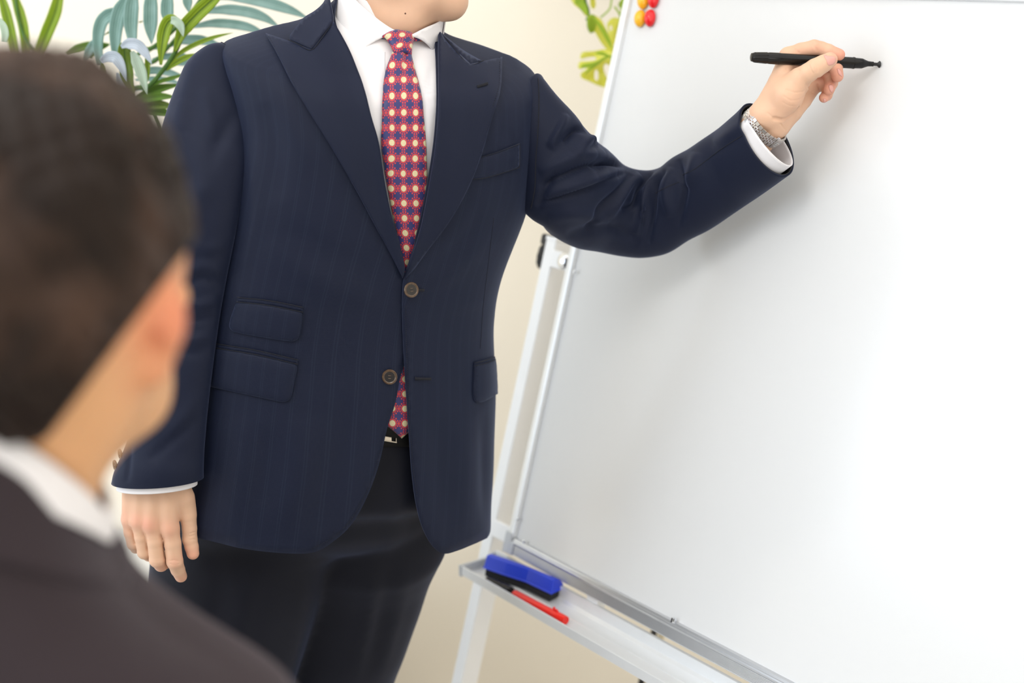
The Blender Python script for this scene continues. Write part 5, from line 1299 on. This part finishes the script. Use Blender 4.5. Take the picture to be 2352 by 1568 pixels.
# ------------------------------------------------------------ potted palm
palm_ = thing('potted_palm', 'green leafy palm plant standing behind the left shoulder of the standing person', 'plant', at(330, 1240, 2.42))
pc = W(-.46, 2.27, cz)
palm_.location = pc; WORLD_LOC[palm_.name] = pc.copy()
lathe('pot', pc, (0, 0, 1), [(0, .085), (.01, .09), (.17, .12), (.18, .125), (.19, .125), (.19, .115), (.165, .112)], M['pot'], palm_, n=40); lathe('soil', pc + W(0, 0, .164), (0, 0, 1), [(0, .108), (.008, .10), (.012, 0)], M['soil'], palm_, n=30)
def leaflet(path, w_, mat, parent, fold=.35, twist=0.0, seed=0, taper=(.35, 1.0, .0), name='leaflet'):
    P = [Vector(p) for p in catmull([lp(p) for p in path], 8)]; n = len(P); V = []; Fc = []; UVs = []; m_ = 7
    for i, p in enumerate(P):
        a = P[max(i - 1, 0)]; b = P[min(i + 1, n - 1)]; t = (b - a).normalized(); view = (p - CAMP).normalized()
        s_ = t.cross(view).normalized(); nn = s_.cross(t).normalized(); nn = nn if nn.dot(view) < 0 else -nn
        q = i / (n - 1); ww = w_ * (taper[0] + (1 - taper[0]) * min(1, q / .3)) if q < .3 else w_ * (1 - max(0, (q - .55) / .45) ** 1.6 * (1 - taper[2]))
        ang = twist * (q - .5); sx = s_ * math.cos(ang) + nn * math.sin(ang); nx = nn * math.cos(ang) - s_ * math.sin(ang)
        for j in range(m_):
            e = j / (m_ - 1) * 2 - 1; V.append(p + sx * e * ww / 2 + nx * (-abs(e) * fold * ww / 2 * -1 if False else (abs(e) - .5) * fold * ww / 2)); UVs.append((e * .5 + .5, q * 3))
    for i in range(n - 1):
        for j in range(m_ - 1): Fc.append([i * m_ + j, i * m_ + j + 1, (i + 1) * m_ + j + 1, (i + 1) * m_ + j])
    return mk(name, V, Fc, mat, parent, uv=UVs, solid=.0006, soff=0)
sc4 = lambda L, y: [at(a / 3.095, b / 3.095, y + (c if len(q) > 2 else 0)) for q in L for a, b, *cc_ in [q] for c in [cc_[0] if cc_ else 0]]
PW = 1 / 1480.0   # metres per pixel at the palm
def frond(stemz, y, r0=.0035, mat='stem'):
    P = sc4(stemz, y); k_ = random.uniform(0, 6.28); P[0] = pc + W(.03 * math.cos(k_), .03 * math.sin(k_), .165); P[1] = P[0] * .55 + P[2] * .45 + W(0, 0, .06); o = tube('frond', [Vector(p) for p in catmull([lp(p) for p in P], 8)], r0, M[mat], palm_, n=10); return o
def LF(fr, L, y, wpx, mat, **kw): return leaflet(sc4(L, y), wpx * PW * (y / 2.15), M[mat], fr, **kw)
pot_top = (760, 3300)
F1_ = frond([(1390, 3350), (1330, 2200), (1190, 1200), (940, 690), (1060, 610), (1150, 510), (1240, 380), (1330, 200), (1480, 40), (1600, -120)], 2.10, .0034)
LF(F1_, [(1240, 365), (1300, 215), (1400, 100), (1520, -10), (1600, -90)], 2.09, 31, 'leaf_lime', taper=(.2, 1, .3))
LF(F1_, [(1143, 462), (1150, 330), (1175, 200), (1215, 145), (1262, 170), (1298, 258)], 2.085, 28, 'leaf_lime', taper=(.2, 1, 0), twist=.5)
LF(F1_, [(1215, 143), (1250, 150), (1285, 190), (1303, 262)], 2.075, 19, 'leaf_pale', taper=(.8, 1, 0))
LF(F1_, [(940, 672), (905, 560), (890, 430), (885, 350), (900, 318)], 2.085, 30, 'leaf_olive', taper=(.3, 1, .7), fold=.5)
LF(F1_, [(862, 335), (905, 312), (975, 318), (1035, 380), (1080, 458)], 2.07, 24, 'leaf_lilac', taper=(.3, 1, 0), fold=.25)
LF(F1_, [(938, 365), (975, 440), (1010, 540), (1045, 675)], 2.075, 25, 'leaf_pale', taper=(.3, 1, 0), fold=.4)
LF(F1_, [(1040, 330), (1048, 430), (1046, 540), (1030, 620)], 2.09, 11, 'leaf_lime', taper=(.3, 1, 0))
LF(F1_, [(715, 440), (765, 408), (820, 410), (865, 480), (898, 585)], 2.07, 25, 'leaf_lilac', taper=(.4, 1, 0), fold=.25)
LF(F1_, [(740, 560), (728, 500), (722, 440)], 2.08, 12, 'leaf_olive')
LF(F1_, [(830, 520), (850, 580), (870, 620), (930, 680)], 2.085, 16, 'leaf_lilac', taper=(.3, 1, 0))
LF(F1_, [(1215, 440), (1290, 370), (1400, 310), (1530, 262), (1660, 232)], 2.10, 10, 'leaf_lime')
LF(F1_, [(1180, 500), (1250, 445), (1330, 405), (1420, 380)], 2.10, 13, 'leaf_lime')
LF(F1_, [(1070, 612), (1150, 575), (1240, 550), (1330, 520)], 2.10, 9, 'leaf_green')
LF(F1_, [(960, 700), (1060, 655), (1160, 622), (1290, 600)], 2.11, 19, 'leaf_green'); LF(F1_, [(960, 728), (1050, 700), (1150, 685), (1260, 690)], 2.10, 18, 'leaf_green')
LF(F1_, [(960, 750), (1060, 745), (1160, 745), (1260, 770)], 2.11, 20, 'leaf_olive'); LF(F1_, [(990, 790), (1080, 790), (1170, 800), (1240, 830)], 2.12, 20, 'leaf_green')
F2_ = frond([(1370, 3350), (1300, 2200), (1100, 1200), (900, 560), (990, 380), (1110, 320), (1330, 120), (1500, -100)], 2.17, .003)
for L, wd in (([(860, -60), (800, 90), (760, 60)], 4),): pass
LF(F2_, [(870, 70), (790, 95), (720, 160), (695, 290), (705, 470)], 2.17, 27, 'leaf_teal', taper=(.3, 1, .5))
LF(F2_, [(700, 260), (660, 320), (625, 380), (595, 450)], 2.18, 18, 'leaf_teal', taper=(.4, 1, .3)); LF(F2_, [(640, 420), (680, 350), (730, 330), (780, 320)], 2.19, 14, 'leaf_green')
LF(F2_, [(900, -20), (850, 80), (822, 220), (822, 400)], 2.16, 30, 'leaf_teal', taper=(.5, 1, .5)); LF(F2_, [(950, -60), (935, 60), (930, 180), (945, 318)], 2.15, 31, 'leaf_teal', taper=(.6, 1, .5))
LF(F2_, [(1075, -60), (1070, 60), (1070, 190), (1078, 318)], 2.15, 31, 'leaf_teal', taper=(.7, 1, 0)); LF(F2_, [(1195, -60), (1188, 40), (1190, 110), (1205, 170)], 2.15, 28, 'leaf_teal', taper=(.7, 1, .2)); LF(F2_, [(1335, -80), (1332, 0), (1342, 90)], 2.15, 21, 'leaf_teal', taper=(.8, 1, 0))
F3_ = frond([(1410, 3350), (1350, 2200), (1220, 1200), (1000, 560), (1120, 420), (1260, 260), (1400, 60), (1480, -80)], 2.22, .003)
for L, wd in (([(1480, -10), (1650, -30), (1900, 20), (2060, 70), (2180, 125)], 24), ([(1440, 85), (1600, 68), (1760, 85), (1880, 125), (1980, 190)], 23), ([(1370, 190), (1520, 165), (1680, 175), (1800, 205), (1900, 260)], 20), ([(1230, 305), (1340, 282), (1460, 290), (1600, 340)], 21),
              ([(1080, 425), (1200, 400), (1320, 405), (1440, 440)], 15), ([(1230, 455), (1330, 450), (1450, 480)], 12), ([(960, 535), (1080, 500), (1200, 515), (1340, 560)], 17), ([(960, 570), (1080, 560), (1200, 570), (1300, 600)], 12), ([(940, 650), (1000, 625), (1070, 640), (1150, 670)], 13), ([(1060, 350), (1160, 330), (1260, 320)], 9)):
    LF(F3_, L, 2.22, wd * 1.02, 'leaf_teal', taper=(.35, 1, .15), fold=.25)
LF(F3_, [(1060, 370), (1120, 320), (1200, 230), (1300, 150), (1350, 80)], 2.21, 6, 'leaf_green'); LF(F3_, [(740, 250), (800, 215), (900, 180)], 2.2, 4, 'leaf_green'); LF(F3_, [(985, 160), (1000, 155), (1020, 150)], 2.2, 3, 'leaf_olive')
F4_ = frond([(1380, 3350), (1250, 2200), (900, 1200), (300, 450), (150, 200), (100, -100)], 2.30, .003)
LF(F4_, [(0, -60), (45, 100), (80, 250), (110, 420)], 2.30, 22, 'leaf_lime', taper=(.6, 1, .8)); LF(F4_, [(90, -60), (140, 90), (170, 220), (190, 420)], 2.30, 22, 'leaf_lime', taper=(.6, 1, .8)); LF(F4_, [(425, -60), (390, 90), (330, 240), (270, 400)], 2.28, 27, 'leaf_lime', taper=(.7, 1, .8))
LF(F4_, [(470, 390), (560, 345), (660, 318), (790, 312)], 2.27, 18, 'leaf_green')
LF(F4_, [(30, 300), (36, 240), (20, 180), (-20, 130)], 2.05, 16, 'leaf_pale', taper=(.7, 1, .6), name='leaflet')

# ------------------------------------------------------------ hanging vine with split leaves, right of the head
VY = 2.42
hb = at(1430, -230, VY)
vine = thing('hanging_vine', 'yellow-green vine with split leaves hanging by the top left edge of the whiteboard', 'plant', hb)
lathe('pot', hb, (0, 0, 1), [(0, .05), (.01, .055), (.10, .075), (.11, .078), (.11, .07), (.09, .068)], M['pot'], vine, n=32)
box('shelf', W, hb.x - .12, hb.x + .12, VY - .1, YW - .003, hb.z - .018, hb.z, M['white_paint'], vine, bevel=.002)
zv = lambda a, b: (1200 + a / 5.2275, b / 5.2275)
def vleaf(outline, rib, mat, holes=(), dy=0.0, bend=.02):
    P = poly([zv(*p) for p in outline] + [zv(*outline[0])], step=3); v, f = cdt(P, 3.5)
    if holes:
        def inh(c): return any(((c[0] - zv(hx, hy)[0]) / (rx / 5.2275)) ** 2 + ((c[1] - zv(hx, hy)[1]) / (ry / 5.2275)) ** 2 < 1 for hx, hy, rx, ry in holes)
        f = [t for t in f if not inh((v[t[0]] + v[t[1]] + v[t[2]]) / 3)]
    rb = [zv(*p) for p in rib]; d, t = segdist(v, rb); A = np.array([lp(at(x, y, VY + dy + .010 * math.sin(x * .06) + min(.014, q * .0006) + bend * tt * tt)) for (x, y), q, tt in zip(v, d, t)])
    return mk('leaf', A, orient(A, f), mat, vine, uv=np.stack([d / 20, t], 1), solid=.0005, soff=0)
vleaf([(1120, 640), (1060, 610), (980, 592), (860, 612), (740, 622), (705, 645), (698, 705), (780, 690), (862, 682), (885, 700), (868, 722), (760, 735), (688, 742), (668, 800), (686, 828), (750, 818), (775, 822), (740, 850), (700, 882), (712, 938), (800, 975), (900, 1022), (1010, 1045), (1022, 960), (985, 870), (975, 795), (1005, 762), (1050, 785), (1110, 760)],
      [(1100, 660), (960, 720), (800, 820)], M['leaf_yellow'], holes=[(888, 900, 24, 66)])
for L, w_ in (([(1110, 660), (1000, 690), (900, 760), (800, 840), (740, 900)], 6), ([(1040, 670), (950, 640), (860, 640)], 7), ([(960, 720), (860, 770), (740, 790), (690, 800)], 9), ([(1080, 660), (1060, 720)], 6)):
    leaflet([at(*zv(*p), VY - .012) for p in L], w_ / 1300, M['leaf_vivid'], vine, name='leaf_vein', fold=.1)
vleaf([(775, 215), (800, 180), (850, 175), (905, 205), (950, 240), (990, 320), (1040, 420), (1090, 520), (1105, 600), (1085, 640), (1020, 600), (950, 520), (900, 440), (865, 385), (810, 395), (775, 320)], [(820, 190), (940, 380), (1080, 610)], M['leaf_yellow'], dy=.01)
vleaf([(775, 215), (800, 180), (850, 175), (885, 230), (880, 330), (850, 385), (810, 395), (775, 320)], [(820, 190), (830, 380)], M['leaf_vivid'], dy=-.004)
leaflet([at(*zv(*p), VY - .008) for p in [(850, 200), (950, 340), (1030, 480), (1080, 600)]], 9 / 1300, M['leaf_vivid'], vine, name='leaf_vein', fold=.1)
vleaf([(560, -60), (585, 0), (625, 60), (690, 110), (735, 165), (765, 195), (800, 160), (780, 80), (755, 0), (740, -60)], [(640, -40), (700, 60), (760, 180)], M['leaf_yellow'], dy=.005)
leaflet([at(*zv(*p), VY - .006) for p in [(640, -60), (690, 20), (740, 100), (790, 190)]], 16 / 1300, M['leaf_vivid'], vine, name='leaf_vein', fold=.1); leaflet([at(*zv(*p), VY - .006) for p in [(700, -60), (660, 0), (640, 60)]], 12 / 1300, M['leaf_vivid'], vine, name='leaf_vein', fold=.1)
vleaf([(1015, 290), (1050, 235), (1110, 210), (1180, 235), (1200, 330), (1160, 450), (1110, 540), (1060, 460), (1030, 380)], [(1160, 240), (1080, 420)], M['leaf_yellow'], holes=[(1060, 335, 20, 34)], dy=.02)
vleaf([(1180, 0), (1240, -60), (1260, 60), (1200, 110), (1150, 60)], [(1200, 0), (1180, 80)], M['leaf_vivid'], dy=.02)
vleaf([(810, -60), (860, -60), (880, 60), (850, 110), (815, 60)], [(840, -60), (850, 90)], M['leaf_yellow'], dy=.03)
for L, r_ in (([(1200, -900), (960, -500), (760, -80), (790, 120), (790, 200), (768, 245)], .0022), ([(1200, -900), (1120, -300), (1070, 0), (1045, 110), (940, 210)], .0014), ([(1200, -900), (1240, -300), (1180, 200), (1120, 640), (1080, 660)], .0018), ([(1105, 80), (1150, 140), (1180, 200)], .0016)):
    tube('stem', [Vector(p) for p in catmull([lp(at(*zv(*p), VY + .004)) for p in L], 8)], r_, M['stem'] if r_ > .002 else M['leaf_vivid'], vine, n=8)
